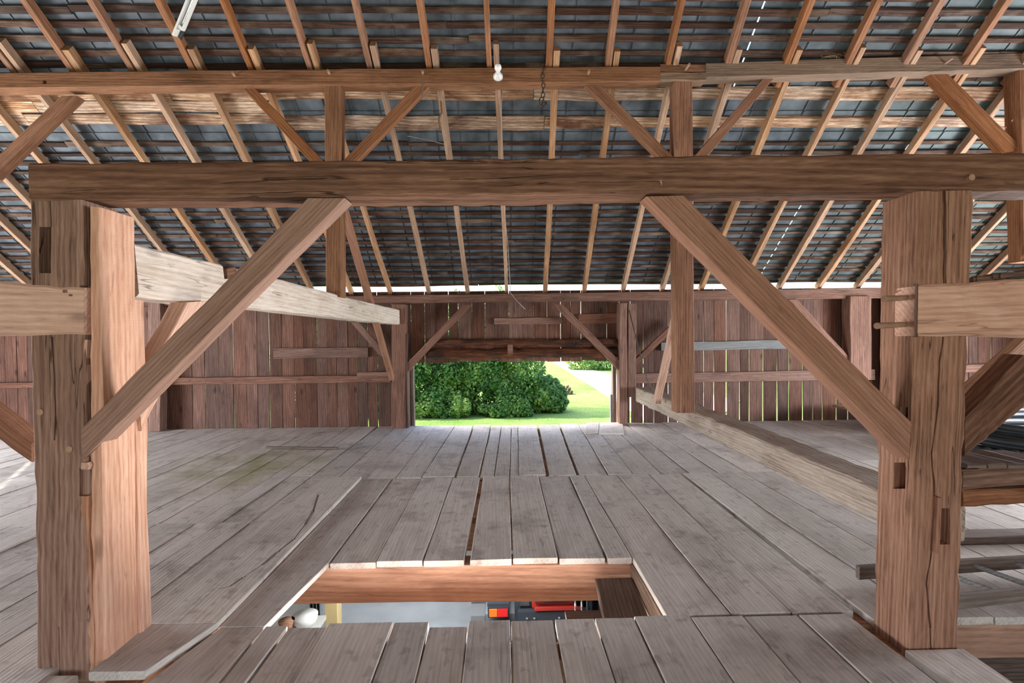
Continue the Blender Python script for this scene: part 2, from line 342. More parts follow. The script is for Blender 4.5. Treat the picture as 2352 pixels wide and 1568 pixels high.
# long planks beside the hatch on the hedge side
plank(-1.665, -1.40, YN+.01, -1.658, -1.30, 3.9, .008, .0); plank(-1.658, -1.30, 3.9, -1.65, -1.295, YJ, .008, .0)
plank(-2.08, -1.80, 2.62, -2.075, -1.67, 3.05, .0, .03, endj=0); split_plank = plank(-2.075, -1.67, 3.05, -2.07, -1.65, YJ, .0, .03, endj=0)
plank(-2.30, -2.09, 3.1, -2.28, -2.08, YJ, .008, .0)
# middle platform behind the hatch
mid = [-1.30, -.95, -.60, -.27, .07, .42, .78, .97]
midf = [-1.29, -.95, -.58, -.25, .09, .43, .79, .97]
mg = {0: .02, 1: .008, 2: .014, 3: .045, 4: .012, 5: .014, 6: .018, 7: .03}
for i in range(7):
    gl, gr = mg[i]/2, mg[i+1]/2
    if i == 6: gr = .0
    nl, nr = mid[i]+gl, mid[i+1]-gr
    plank(nl, nr, YM, midf[i]+gl*(1.2 if i != 2 else .6), midf[i+1]-gr*.5, YJ, 0, R.uniform(-.003, .003))
# planks on the driveway side, running past the hatch
rs = [.975, 1.37, 1.74, 2.145, 2.50, 2.89, 3.25, 3.60, 3.95]
rg = {3: .055, 2: .010, 4: .006}
for i in range(len(rs)-1):
    gl, gr = rg.get(i, .007)/2, rg.get(i+1, .007)/2
    plank(rs[i]+gl, rs[i+1]-gr, YN+.03 if i < 3 else 2.98, rs[i]+gl*.7, rs[i+1]-gr*.7, YJ+R.uniform(-.01, .03), 0, .0)
x = 3.95
while x < XR:
    wd = R.uniform(.26, .36); plank(x, min(x+wd, XR), 3.05, x, min(x+wd, XR), YJ+.5, R.uniform(.004, .014)); plank(x, min(x+wd, XR), YJ+.5, x, min(x+wd, XR), BW-.03, .008); x += wd
# far platform to the doorway
fn = [-1.25, -.95, -.55, -.27, -.09, .09, .20, .54, .90, 1.26, 1.56]
ff = [-1.21, -.85, -.51, -.19, .0, .18, .30, .66, 1.06, 1.41, 1.69]
fg = {1: .012, 2: .03, 3: .02, 4: .012, 5: .012, 6: .008, 7: .045, 8: .04, 9: .012}
for i in range(10):
    gl, gr = fg.get(i, .008)/2, fg.get(i+1, .008)/2
    plank(fn[i]+gl, fn[i+1]-gr, YJ+.02, ff[i]+gl, ff[i+1]-gr, BW-.10+R.uniform(-.06, .04), 0, .008+R.uniform(-.004, .004))
fr = [1.56, 1.90, 2.25, 2.60, 2.95, 3.3, 3.62, 3.95]; fr2 = [1.69, 2.0, 2.3, 2.62, 2.97, 3.3, 3.62, 3.95]
for i in range(len(fr)-1):
    plank(fr[i], fr[i+1], YJ+.02, fr2[i], fr2[i+1], BW-.04, .016 if i == 1 else .008)
fl = [-2.28, -1.94, -1.60, -1.25]; fl2 = [-2.25, -1.93, -1.57, -1.21]
for i in range(3): plank(fl[i], fl[i+1], YJ+.02, fl2[i], fl2[i+1], BW-.05, .007)
# hedge side of the loft
x = -2.29
while x > XL:
    wd = R.uniform(.22, .34); j = 4.74 if x > -3.6 or R.random() < .5 else 3.9; a = max(x-wd, XL)
    plank(a, x, .8, a, x, j, R.uniform(.005, .012), R.uniform(0, .012)); j2 = 7.3 if R.random() < .3 else 6.3; plank(a, x, j, a, x, j2, .006); plank(a, x, j2, a, x, BW-.04, .006)
    if WM: pass
    x = a
cov = plank(1.38, 1.60, 8.55, 1.56, 1.80, BW-.12, .0, .03, name='plank'); plank(1.60, 2.02, 8.5, 1.80, 2.22, BW-.12, 0, .03)
# plank in front of the big post, and the two boards at the near corner
plank(2.16, 2.44, 2.2, 2.13, 2.45, 2.69, 0, .0)
plank(-2.55, -2.15, 2.2, -2.5, -2.15, 2.64, 0, .0)
# joists that carry the planks
hj = timber('joist', (P(664, 1388, 3.90), P(664, 1388, 3.90)+V((0, .18, 0)), V((-1.42, 4.08, -PT)), V((-1.42, 3.90, -PT))),
       (V((1.0, 3.90, -.335)), V((1.0, 4.08, -.335)), V((1.0, 4.08, -PT)), V((1.0, 3.90, -PT))), M['joist'], floor, n=10, jit=.004)
box('joist', .97, 1.13, YN+.0, YJ, -.30, -PT-.002, M['purlin_grey'], 'y', parent=floor)
box('joist', -2.02, -1.84, 1.0, YJ, -.30, -PT-.002, M['joist'], 'y', parent=floor)
box('joist', -1.5, 2.2, YN-.30, YN-.12, -.30, -PT-.002, M['joist'], 'x', parent=floor)
for yy in (4.75, 5.5, 6.1, 6.9, 7.7, 8.5, 9.3): box('joist', XL, XR, yy, yy+.16, -.30, -PT-.004, M['joist'], 'x', parent=floor)
box('joist', -10, -1.6, 2.9, 3.08, -.30, -PT-.004, M['joist'], 'x', parent=floor)
box('joist', 2.55, XR, 3.06, 3.22, -.30, -PT-.004, M['joist'], 'x', parent=floor)
box('joist', 1.14, 2.6, 3.0, 3.16, -.30, -PT-.004, M['joist'], 'x', parent=floor)
# lower board steps inside the hatch
t1 = timber('plank', (P(1367, 1328, 3.84), P(1452, 1326, 3.84), P(1452, 1326, 3.84)-V((0, 0, .04)), P(1367, 1328, 3.84)-V((0, 0, .04))),
       (V((.62, 2.85, -.22)), V((.95, 2.85, -.22)), V((.95, 2.85, -.26)), V((.62, 2.85, -.26))), M['darkplank'], floor, n=6)
box('plank', .42, .69, 3.32, 3.52, -.235, -.20, M['darkplank'], 'x', parent=floor)

fc = [PZ(*p, .03) for p in ((731, 1136), (720, 1172), (702, 1203), (676, 1236), (640, 1264), (602, 1296), (562, 1322), (528, 1345), (500, 1352))]
cc = []
for i in range(len(fc)-1):
    a, b = fc[i], fc[i+1]; w0 = .012*(1+.6*math.sin(i*2.1)); e = (b-a)*.02; a = a-e; b = b+e
    cc.append(([a+V((-w0, 0, -.02)), a+V((w0, 0, -.02)), a+V((w0, 0, .03)), a+V((-w0, 0, .03))], [b+V((-w0*.8, 0, -.02)), b+V((w0*.8, 0, -.02)), b+V((w0*.8, 0, .03)), b+V((-w0*.8, 0, .03))]))
carve(split_plank, cc)

# ================================================================== back wall
wb = empty('wall_back', (0, BW, 0), 'structure')
DX0, DX1, DZ = P(946, 900, BW).x, P(1424, 900, BW).x, P(1180, 831, BW).z
x = XL; k = 0
while x < XR:
    wd = R.uniform(.17, .27); x1 = min(x+wd, XR)
    if x < DX0 < x1 or (x < DX0 and DX0-x1 < .1): x1 = DX0
    if x < DX1 < x1 or (x < DX1 and x > DX0 and DX1-x1 < .1): x1 = DX1
    over = x >= DX0-.01 and x1 <= DX1+.01
    z0 = DZ + R.uniform(-.01, .03) if over else -.35
    gl = R.choice((0, .004, .008, .012, .015)); sh = R.uniform(-.003, .003)
    g2 = gl if over or x < 2.2 else R.choice((.012, .02, .028, .034))
    yj = R.uniform(0, .008)
    timber('wall_board', ((x, BW+yj, z0), (x1-g2, BW+yj, z0), (x1-g2, BW+.028+yj, z0), (x, BW+.028+yj, z0)),
           ((x+sh, BW+yj, 2.47), (x1-gl*.6+sh, BW+yj, 2.47), (x1-gl*.6+sh, BW+.028+yj, 2.47), (x+sh, BW+.028+yj, 2.47)), M['wallboard'], wb, n=5, jit=.0028, ch=.002)
    x = x1
# wall girts nailed to the boards
def rail(px0, px1, yt0, yb0, yt1, yb1, Y, t, mat='walltimber', name='rail', par=None, **k):
    return front(name, (px0, yt0), (px0, yb0), (px1, yt1), (px1, yb1), Y, t, M[mat], parent=par or wb, **k)
rail(380, 897, 868, 884, 861, 878, BW-.10, .09)
rail(820, 897, 855, 864, 854, 864, BW-.16, .05)
rail(628, 845, 799, 824, 798, 820, BW-.05, .04)
rail(-60, 330, 881, 893, 872, 886, BW-.10, .09)
rail(1462, 2010, 858, 880, 848, 872, BW-.10, .09)
rail(1519, 1830, 786, 805, 780, 801, BW-.06, .05, 'greyboard')
rail(1135, 1291, 730, 745, 728, 743, BW-.05, .05)
rail(1329, 1420, 721, 744, 719, 742, BW-.05, .05)
rail(2200, 2500, 838, 856, 828, 846, BW-.10, .09)

def purl(a, b, c, d, X0, X1):                        # extend a surveyed line pair to new X
    return ext(a, b, X0), ext(a, b, X1)
# ================================================================== roof
ceil = empty('ceiling', (0, 0, 0), 'structure')
SL = .75; ZE = EYEZ + .70                            # slope and underside height of the rafters at the wall
cs = 1/math.hypot(1, SL); sn = SL*cs
U = V((0, -cs, sn)); Nn = V((0, -SL, -1)).normalized()*-1          # up the slope, outward normal
Nn = V((0, sn, cs))
def RP(X, d, off=0.0):                               # point on the rafters' underside at plan distance d
    return V((X, d, ZE + SL*(BW-.02-d))) + Nn*off
RIDGE = 2.6
RH, RW = .11, .068
idx = range(-10, 16)
for i in idx:
    Xe = P(1164+89*(i-3), 675, BW).x; Xp = Xe-.13 + R.uniform(-.015, .015)
    if not XL-.3 < Xe < XR+.3: continue
    w_ = RW/2*R.uniform(.9, 1.15)
    def quad(X, d, lo=0): return (RP(X-w_, d, lo), RP(X+w_, d, lo), RP(X+w_, d, RH), RP(X-w_, d, RH))
    f = (6.22-6.5)/(BW-6.5)
    Xt = Xe + (Xp-Xe)*(BW-6.24)/(BW-6.5)
    qa = quad(Xe, BW+.05); qb = quad(Xt, 6.12 + R.uniform(-.04, .05))
    timber('rafter', qa, qb, M['rafter'], ceil, n=12, jit=.005, ch=.004)
    Xu = Xp - .105
    qa = quad(Xu+.02, 6.50); qb = quad(Xu-.12, RIDGE)
    timber('rafter', qa, qb, M['orange'], ceil, n=8, jit=.005, ch=.004)
# laths
S0 = .13
def lathrow(s, wd, mat, x0=XL, x1=XR, segs=5, jit=.008, th=.022, nm='roof_lath'):
    cuts = [x0] + sorted(x0+(x1-x0)*(q+R.uniform(-.25, .25))/segs for q in range(1, segs)) + [x1]
    for a, b in zip(cuts, cuts[1:]):
        e = R.uniform(-.012, .012); e2 = R.uniform(-.012, .012)
        base = RP(0, BW-.02, RH+.003)
        def pt(X, u, o): return V((X, base.y, base.z)) + U*u + Nn*o
        wv = wd*R.uniform(.85, 1.2)
        timber(nm, (pt(a+.004, s+e-wv/2, 0), pt(a+.004, s+e+wv/2, 0), pt(a+.004, s+e+wv/2, th), pt(a+.004, s+e-wv/2, th)),
               (pt(b-.004, s+e2-wv/2, 0), pt(b-.004, s+e2+wv/2, 0), pt(b-.004, s+e2+wv/2, th), pt(b-.004, s+e2-wv/2, th)), M[mat], ceil, n=10, jit=jit, ch=.003)
def s_of(d): return (BW-.02-d)/cs
s = S0; sB0, sB1 = s_of(7.06), s_of(6.52)
while s < s_of(RIDGE)-.05:
    if not (sB0-.07 < s < sB1+.06): lathrow(s, .058 if s < sB0 else .068, 'lath', segs=4)
    s += .152
lathrow(s_of(6.62), .175, 'roofboard', segs=4, jit=.013, nm='roof_board')
lathrow(s_of(6.88), .165, 'roofboard', x0=XL, x1=-2.9, segs=2, jit=.008, nm='roof_board'); lathrow(s_of(6.94), .165, 'roofboard', x0=-2.9, segs=3, jit=.013, nm='roof_board')
lathrow(s_of(6.75), .135, 'roofboard', x0=XL, x1=-2.9, segs=2, jit=.008, nm='roof_board')
# tiles
TW, TP = .352, .304
def tile_mesh(wd):
    parts = [boxv(0, wd, -.02, TP+.03, 0, .008), boxv(wd-.012, wd, -.02, TP+.03, -.012 if wd > .34 else -.002, .0)]
    vs = []; fs = []
    for v, f in parts:
        o0 = len(vs); vs += v; fs += [tuple(i+o0 for i in q) for q in f]
    return vs, fs
tv, tf = tile_mesh(TW); tv2, _ = tile_mesh(TW-.02)
tme = mesh('roof_tile', tv, tf); tme2 = mesh('roof_tile_narrow', tv2, tf); tme.materials.append(M['slate']); tme2.materials.append(M['slate'])
base = RP(0, BW-.02, RH+.03)
tilt = .05
slits = {}
for pxx, pyy, d in ((1775, 80, 5.9), (1905, 320, 7.0), (2035, 320, 7.0), (2155, 320, 7.0), (1790, 590, 8.9)):
    slits[round((P(pxx, pyy, d).x - XL)/TW)-1] = d
rest = []; nrow = int((s_of(RIDGE)-S0)/TP)+1; count = 0
for r in range(nrow):
    s = S0 - .02 + r*TP
    d_mid = BW-.02 - (s+TP/2)*cs
    for c in range(int((XR-XL)/TW)+1):
        X = XL + c*TW
        nar = c in slits and abs(slits[c]-d_mid) < .75
        Mx = Matrix(((1, 0, 0, 0), (0, U.y, Nn.y, 0), (0, U.z, Nn.z, 0), (0, 0, 0, 1)))
        org = V((X, base.y, base.z)) + U*s
        Mw = Matrix.Translation(org + Nn*(.016 + R.uniform(0, .002))) @ Mx @ Matrix.Rotation(-tilt, 4, 'X')
        d_ok = 5.55 < d_mid < 7.3 and abs(X) < 8.2
        if d_ok and count < 290:
            o = put('roof_tile', tme2 if nar else tme, None, ceil, Mw); count += 1
        else:
            rest.append(([Mw @ V(v) for v in (tv2 if nar else tv)], tf))
o = solid('roof_tiles', rest, M['slate'], ceil, (0, 0, 0)); o['kind'] = 'stuff'
# other slope and gables, behind and beside the camera
ft = boxv(XL-.3, XR+.3, 0, 1, 0, 1)
def slab(name, pts, mat, par=None, kind='structure'):
    vs, fs = pts; o = solid(name, [(vs, fs)], mat, par, (0, 0, 0))
    if par is None: o['kind'] = kind
    return o
zr = RP(0, RIDGE, RH+.05).z; yF = RIDGE-(BW-RIDGE)
slab('roof_panel', ([(XL-.2, RIDGE, zr), (XR+.2, RIDGE, zr), (XR+.2, yF-.4, zr-SL*(RIDGE-yF+.4)), (XL-.2, yF-.4, zr-SL*(RIDGE-yF+.4)),
      (XL-.2, RIDGE, zr+.05), (XR+.2, RIDGE, zr+.05), (XR+.2, yF-.4, zr+.05-SL*(RIDGE-yF+.4)), (XL-.2, yF-.4, zr+.05-SL*(RIDGE-yF+.4))],
      [(0, 1, 2, 3), (7, 6, 5, 4), (0, 4, 5, 1), (1, 5, 6, 2), (2, 6, 7, 3), (3, 7, 4, 0)]), M['wallboard'], ceil)
for nm, X, oy0, oy1 in (('wall_left', XL-.04, 2.6, 7.4), ('wall_right', XR, 3.0, 7.8)):
    parts = [boxv(X, X+.04, yF, oy0, -.35, 2.5), boxv(X, X+.04, oy1, BW+.03, -.35, 2.5)]
    g = ([(X, yF, 2.5), (X, BW+.03, 2.5), (X, RIDGE, zr), (X+.04, yF, 2.5), (X+.04, BW+.03, 2.5), (X+.04, RIDGE, zr)], [(0, 1, 2), (5, 4, 3), (0, 3, 4, 1), (1, 4, 5, 2), (2, 5, 3, 0)])
    o = solid(nm, parts+[g], M['wallboard'], None, (0, 0, 0)); o['kind'] = 'structure'
o = solid('wall_front', [boxv(XL, -4, yF, yF+.03, -.35, 2.5), boxv(4, XR, yF, yF+.03, -.35, 2.5)], M['wallboard'], None, (0, 0, 0)); o['kind'] = 'structure'
slab('floor_near', boxv(XL, XR, yF, .8, -.05, -.005), M['plank'], floor)
slab('floor_near', boxv(-2.15, 2.4, .8, 1.25, -.05, -.005), M['plank'], floor)

# wall plate, wall posts and braces of the back wall
a = P(850, 678, BW-.22); b = P(2020, 661, BW-.22); a2 = P(850, 697, BW-.22); b2 = P(2020, 684, BW-.22)
D = V((0, .2, 0))
timber('wall_plate', (ext(a2, b2, XL), ext(a, b, XL), ext(a, b, XL)+D, ext(a2, b2, XL)+D), (ext(a2, b2, XR), ext(a, b, XR), ext(a, b, XR)+D, ext(a2, b2, XR)+D), M['walltimber'],
       n=40, jit=.008, ch=.01, label='long horizontal wall plate under the eaves, across the top of the board wall', cat='beam')
def wpost(x0, x1, yt, yb, t, label, Y=BW-.28, mat='walltimber', name='wall_post', **k):
    return front(name, (x0, yt), (x1, yt), (x0, yb), (x1, yb), Y, t, M[mat], label=label, cat='post', **k)
dl = wpost(899, 931, 699, 987, .26, 'brown post on the hedge side of the low doorway, a beam end resting on it')
timber('post_face', (V((DX0-.13, BW-.26, -.02)), V((DX0-.03, BW-.26, -.02)), V((DX0-.03, BW-.02, -.02)), V((DX0-.13, BW-.02, -.02))),
       (V((DX0-.13, BW-.26, 1.7)), V((DX0-.03, BW-.26, 1.7)), V((DX0-.03, BW-.02, 1.7)), V((DX0-.13, BW-.02, 1.7))), M['wallboard'], dl)
dr = wpost(1423, 1441, 696, 974, .26, 'brown post on the driveway side of the low doorway')
front('post_face', (1443, 697), (1462, 697), (1442, 912), (1461, 912), BW-.27, .24, M['walltimber'], parent=dr)
wpost(340, 368, 684, 990, .2, 'wall post seen behind the thick pale post, far back on the hedge side')
wpost(1953, 2002, 680, 872, .24, 'wide wall post beside the double peg post, far back')
wpost(2040, 2085, 680, 960, .2, 'wall post hidden mostly by the big post with two long pegs')
def brace(name, a0, a1, b0, b1, Y, t, label, mat='walltimber', **k):
    return front(name, a0, a1, b0, b1, Y, t, M[mat], label=label, cat='brace', **k)
brace('wall_brace', (1062, 700), (1083, 700), (931, 838), (934, 858), BW-.24, .1, 'dark diagonal brace above the doorway on the hedge side')
brace('wall_brace', (1270, 699), (1292, 699), (1421, 850), (1423, 828), BW-.24, .1, 'dark diagonal brace above the doorway on the driveway side')
brace('wall_brace', (806, 740), (822, 738), (876, 820), (880, 804), BW-.22, .09, 'thin diagonal wall brace under the far end of the pale overhead girt')
brace('wall_brace', (1552, 736), (1555, 752), (1461, 823), (1462, 838), BW-.22, .09, 'thin diagonal wall brace between doorway post and tall squared post')
brace('wall_brace', (1812, 688), (1832, 687), (1955, 845), (1953, 822), BW-.24, .1, 'diagonal wall brace above the grey rail, meeting the wide wall post')
# outer jambs and threshold
o = box('doorway_jamb', DX0-.02, DX0+.03, BW+.03, BW+.16, -.35, DZ, M['darkplank'], 'z', label='dark outer jamb of the doorway next to the hedge', cat='jamb')
o = box('doorway_jamb', DX1-.13, DX1-.06, BW+.03, BW+.16, -.35, DZ, M['darkplank'], 'z', label='dark outer jamb of the doorway next to the driveway', cat='jamb')
o = box('doorway_jamb', DX1-.165, DX1-.135, BW+.05, BW+.14, -.35, .52, M['greyboard'], 'z', label='short grey board standing against the doorway jamb', cat='board')
# rotten log over the doorway
lg = []
for (xa, xb, yc, ry) in ((992, 1422, 789, .085), (985, 1425, 811, .095)):
    A = P(xa, yc+2, BW-.13); B = P(xb, yc-2, BW-.13); pts = [A.lerp(B, i/24)+V((0, 0, R.uniform(-.012, .012))) for i in range(25)]
    lg.append(tube(pts, [ry*R.uniform(.86, 1.12) for _ in pts], 12))
org = P(992, 800, BW-.13)
for q, l in enumerate(lg):
    if q == 0: lo = solid('header_log', [l], M['log'], None, org); tag(lo, 'dark rotten log header lying across the top of the doorway', 'log', None, 'thing')
    else: solid('lower_log', [l], M['log'], lo)
solid('nailed_block', [boxv(P(1166, 795, BW-.3).x, P(1178, 795, BW-.3).x, BW-.25, BW-.20, P(1170, 812, BW-.25).z, P(1170, 791, BW-.25).z)], M['walltimber'], lo)

# ================================================================== queen posts and purlins
YQ = 6.3
qx = {}
ql = front('queen_post', (745, 182), (781, 182), (749, 682), (783, 682), YQ, .21, M['purlin'], jit=.003, label='upright orange post rising from the pale girt to the purlin, above the big brace', cat='post')
qr = front('queen_post', (1550, 180), (1590, 180), (1555, 948), (1596, 948), YQ, .21, M['post'], jit=.003, label='tall upright post standing on the low rough beam and reaching the purlin', cat='post')
q3 = front('queen_post', (2341, 158), (2383, 158), (2352, 600), (2394, 600), YQ, .21, M['orange'], jit=.003, label='upright post at the purlin end, only its edge in view', cat='post')
YP = YQ-.03; PTK = .19
def purlin(name, l0, l1, l2, l3, xa, xb, mat, label):
    a = P(*l0, YP); b = P(*l1, YP); c = P(*l2, YP); d = P(*l3, YP); D = V((0, PTK, 0))
    ta, tb, ba, bb = ext(a, b, xa), ext(a, b, xb), ext(c, d, xa), ext(c, d, xb)
    return timber(name, (ba, ta, ta+D, ba+D), (bb, tb, tb+D, bb+D), mat, n=26, jit=.0035, ch=.006, label=label, cat='beam')
xj0, xj1 = P(1517, 170, YP).x, P(1622, 170, YP).x
pl = purlin('purlin', (0, 166), (1500, 152), (0, 203), (1500, 186), XL, xj0, M['purlin'], 'long orange purlin carrying the rafters, with lamp holder and chain on it')
pr = purlin('purlin', (1622, 145), (2352, 121), (1622, 178), (2352, 158), xj1, XR, M['purlin_grey'], 'grey topped purlin with straw lying on it, joined to the orange one')
def fill(px0, px1, y0, y1, mat, par, nm='scarf_tongue', dy=0):
    D = V((0, PTK-.01, 0)); A = [P(px0, y0, YP+dy), P(px0, y1, YP+dy)]; B = [P(px1, y0, YP+dy), P(px1, y1, YP+dy)]
    return timber(nm, (A[0], A[1], A[1]+D, A[0]+D), (B[0], B[1], B[1]+D, B[0]+D), mat, par, n=3)
fill(1517, 1622, 147, 164, M['purlin'], pl, dy=.005); fill(1517, 1622, 165, 184, M['purlin_grey'], pr)
for px, py in ((540, 175), (757, 170), (972, 171), (1351, 170)):
    q = P(px, py, YP); peg(pl, q+V((0, .03, 0)), q+V((0, -.07, .01)), .016)
for px, py in ((1574, 161), (2170, 147)):
    q = P(px, py, YP); peg(pr, q+V((0, .03, 0)), q+V((.02, -.09, .03)), .014)
q = P(102, 188, YP)
carve(pl, [pocket((98, 184), (107, 193), YP, .05)])
# knee braces under the purlins
YB = YQ+.045
def kb(a0, a1, b0, b1, label, mat='orange', t=.10, Y=YB): return brace('knee_brace', a0, a1, b0, b1, Y, t, label, mat, jit=.002)
kb((545, 190), (573, 189), (716, 375), (748, 375), 'slim knee brace running down from the purlin to the hedge side of the orange post')
kb((955, 194), (988, 196), (784, 372), (818, 372), 'orange knee brace between purlin and orange post, toward the lamp holder')
kb((1342, 193), (1376, 192), (1516, 364), (1548, 360), 'orange knee brace rising from the tall squared post toward the hanging chain')
kb((1752, 182), (1780, 178), (1592, 362), (1624, 360), 'darker slim knee brace between tall squared post and the straw topped purlin', 'brace')
kb((2137, 170), (2178, 170), (2308, 348), (2356, 346), 'heavy knee brace near the purlin end below the straw', 'orange', .13)
kb((140, 220), (176, 219), (-60, 408), (-20, 408), 'knee brace under the purlin beyond the end of the tie beam', 'orange', .14)
# raking struts behind the queen posts
def strut(p0, p1, w, h, mat, label, **k):
    p0 = V(p0); p1 = V(p1); d = (p1-p0).normalized(); xx = V((1, 0, 0)); xx = (xx-d*xx.dot(d)).normalized(); yy = d.cross(xx)
    q = lambda c: (c-xx*w/2-yy*h/2, c+xx*w/2-yy*h/2, c+xx*w/2+yy*h/2, c-xx*w/2+yy*h/2)
    return timber('strut', q(p0), q(p1), M[mat], label=label, cat='brace', **k)
strut(P(786, 470, 6.52), P(900, 868, 9.2), .085, .11, 'brace', 'long raking strut passing behind the pale girt down to the doorway post')
strut(P(1572, 640, 6.62), P(1509, 922, 7.62)+V((0, 0, -.0)), .09, .11, 'pale', 'short raking strut standing on the low rough beam behind the tall post')

# ================================================================== front bent: posts, tie beam, braces
Y1 = 2.70
tf0, tf1 = P(65, 374, Y1-.01), P(2352, 351, Y1-.01); bf0, bf1 = P(65, 459, Y1-.01), P(2352, 437, Y1-.01)
D = V((0, .205, 0)); xa, xb = tf0.x, 4.4
ta, tb, ba, bb = ext(tf0, tf1, xa), ext(tf0, tf1, xb), ext(bf0, bf1, xa), ext(bf0, bf1, xb)
tie = timber('tie_beam', (ba, ta, ta+D, ba+D), (bb, tb, tb+D, bb+D), M['hewn'], n=90, jit=.0055, ch=.009, label='massive hewn brown tie beam spanning the whole loft above the two braces', cat='beam')
for px, py in ((136, 431), (757, 433), (1513, 421), (2137, 411), (2221, 411)):
    q = P(px, py, Y1); peg(tie, q+V((0, .03, 0)), q+V((0, -.006 if px != 2221 else -.03, 0)), .017)
# post on the hedge side
pa = front('main_post', (64, 457), (188, 457), (84, 1560), (205, 1560), Y1, .26, M['post'], n=30, jit=.004, ch=.01, label='big reddish post under the free end of the tie beam, with a tall empty mortise', cat='post')
carve(pa, [pocket((90, 521), (117, 627), Y1, .07)] + check_cut([(120, 775), (124, 860), (127, 955), (124, 1010)], Y1, .010, .04) + check_cut([(115, 457), (117, 520)], Y1, .006, .03)
      + check_cut([(136, 1440), (138, 1552)], Y1, .006, .02) + [pocket((180, 1075), (200, 1140), Y1, .03), pocket((183, 655), (196, 665), Y1, .05)])
for px, py in ((93, 946), (160, 1031)):
    q = P(px, py, Y1); peg(pa, q+V((0, .03, 0)), q+V((0, -.004, 0)), .017)
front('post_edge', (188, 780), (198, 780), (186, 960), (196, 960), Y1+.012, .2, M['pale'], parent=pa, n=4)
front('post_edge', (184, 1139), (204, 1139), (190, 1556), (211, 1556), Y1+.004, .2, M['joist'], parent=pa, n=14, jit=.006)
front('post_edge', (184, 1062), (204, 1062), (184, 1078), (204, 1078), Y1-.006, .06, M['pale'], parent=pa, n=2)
YBp = 2.72
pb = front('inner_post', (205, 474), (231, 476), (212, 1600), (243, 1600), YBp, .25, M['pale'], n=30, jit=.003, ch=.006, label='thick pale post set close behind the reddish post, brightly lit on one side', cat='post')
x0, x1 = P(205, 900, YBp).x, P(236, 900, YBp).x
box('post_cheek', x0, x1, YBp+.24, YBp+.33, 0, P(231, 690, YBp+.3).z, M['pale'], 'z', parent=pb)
# post on the driveway side
pc = front('main_post', (2106, 439), (2237, 437), (2085, 1513), (2201, 1503), Y1, .255, M['post'], n=34, jit=.0045, ch=.01, label='big split post beside the ladder, two long pegs sticking out of it', cat='post')
def sidecut(px0, py0, px1, py1, X, dep):              # pocket in the post's side turned to the doorway
    q = [PX(px0, py0, X), PX(px1, py0, X), PX(px1, py1, X), PX(px0, py1, X)]
    return ([p+V((-.05, 0, 0)) for p in q], [p+V((dep, 0, 0)) for p in q])
Xs = P(2095, 1090, Y1).x
carve(pc, check_cut([(2169, 437), (2170, 560), (2169, 660)], Y1, .018, .09) + check_cut([(2166, 775), (2158, 830), (2154, 930), (2140, 1040), (2146, 1140), (2140, 1260), (2128, 1340), (2136, 1440), (2140, 1500)], Y1, .013, .06)
      + [pocket((2157, 1167), (2182, 1250), Y1, .06), sidecut(2054, 1062, 2081, 1122, Xs, .09)] + [sidecut(2066, 935, 2084, 968, Xs, .05)])
for (ax, ay), (bx, by) in (((2088, 683), (2031, 686)), ((2086, 744), (2014, 748))):
    q = P(ax, ay, Y1+.12); q2 = V((P(bx, by, Y1-.06).x, Y1-.06, P(bx, by, Y1-.06).z)); peg(pc, P(ax, ay, Y1+.10)+V((.02, 0, 0)), q2, .0165)
# big braces
brace('big_brace', (706, 455), (793, 455), (186, 984), (190, 1056), Y1-.004, .125, 'big diagonal brace from the tie beam down to the reddish mortised post', 'brace', n=24, jit=.002, ch=.004)
brace('big_brace', (1484, 451), (1571, 449), (2088, 1056), (2096, 972), Y1+.012, .125, 'big diagonal brace from the tie beam down to the split pegged post', 'brace', n=24, jit=.002, ch=.004)
# stub girts in the frame plane
ga = front('cross_girt', (-420, 622), (-420, 772), (192, 659), (193, 769), Y1-.016, .16, M['pale'], n=20, jit=.004, ch=.012, label='short pale girt end lapped on the reddish post, with two knot holes', cat='beam')
carve(ga, [pocket((142, 665), (154, 672), Y1-.016, .04), pocket((157, 675), (166, 680), Y1-.016, .03)])
gb = front('cross_girt', (2109, 656), (2107, 772), (2700, 610), (2700, 782), Y1-.018, .16, M['pale'], n=20, jit=.005, ch=.012, label='thick pale girt with fine saw marks lapped on the split post', cat='beam')
bk = []
for i in range(16):
    q = P(2236+i*9, 644-i*1.2, Y1+.05+R.uniform(-.04, .05)); bk.append(boxv(q.x-.03, q.x+.04, q.y-.03, q.y+.03, q.z-.01, q.z+R.uniform(.008, .022)))
o = solid('bark', bk, M['hewn'], gb); o['kind'] = 'stuff'
timber('slot_shade_strip', (P(2102, 652, Y1-.021), P(2110, 652, Y1-.021), P(2110, 652, Y1+.01), P(2102, 652, Y1+.01)), (P(2100, 774, Y1-.021), P(2108, 774, Y1-.021), P(2108, 774, Y1+.01), P(2100, 774, Y1+.01)), M['hewn'], gb, n=2)  # added dark strip; its colour stands for the shade in the slot
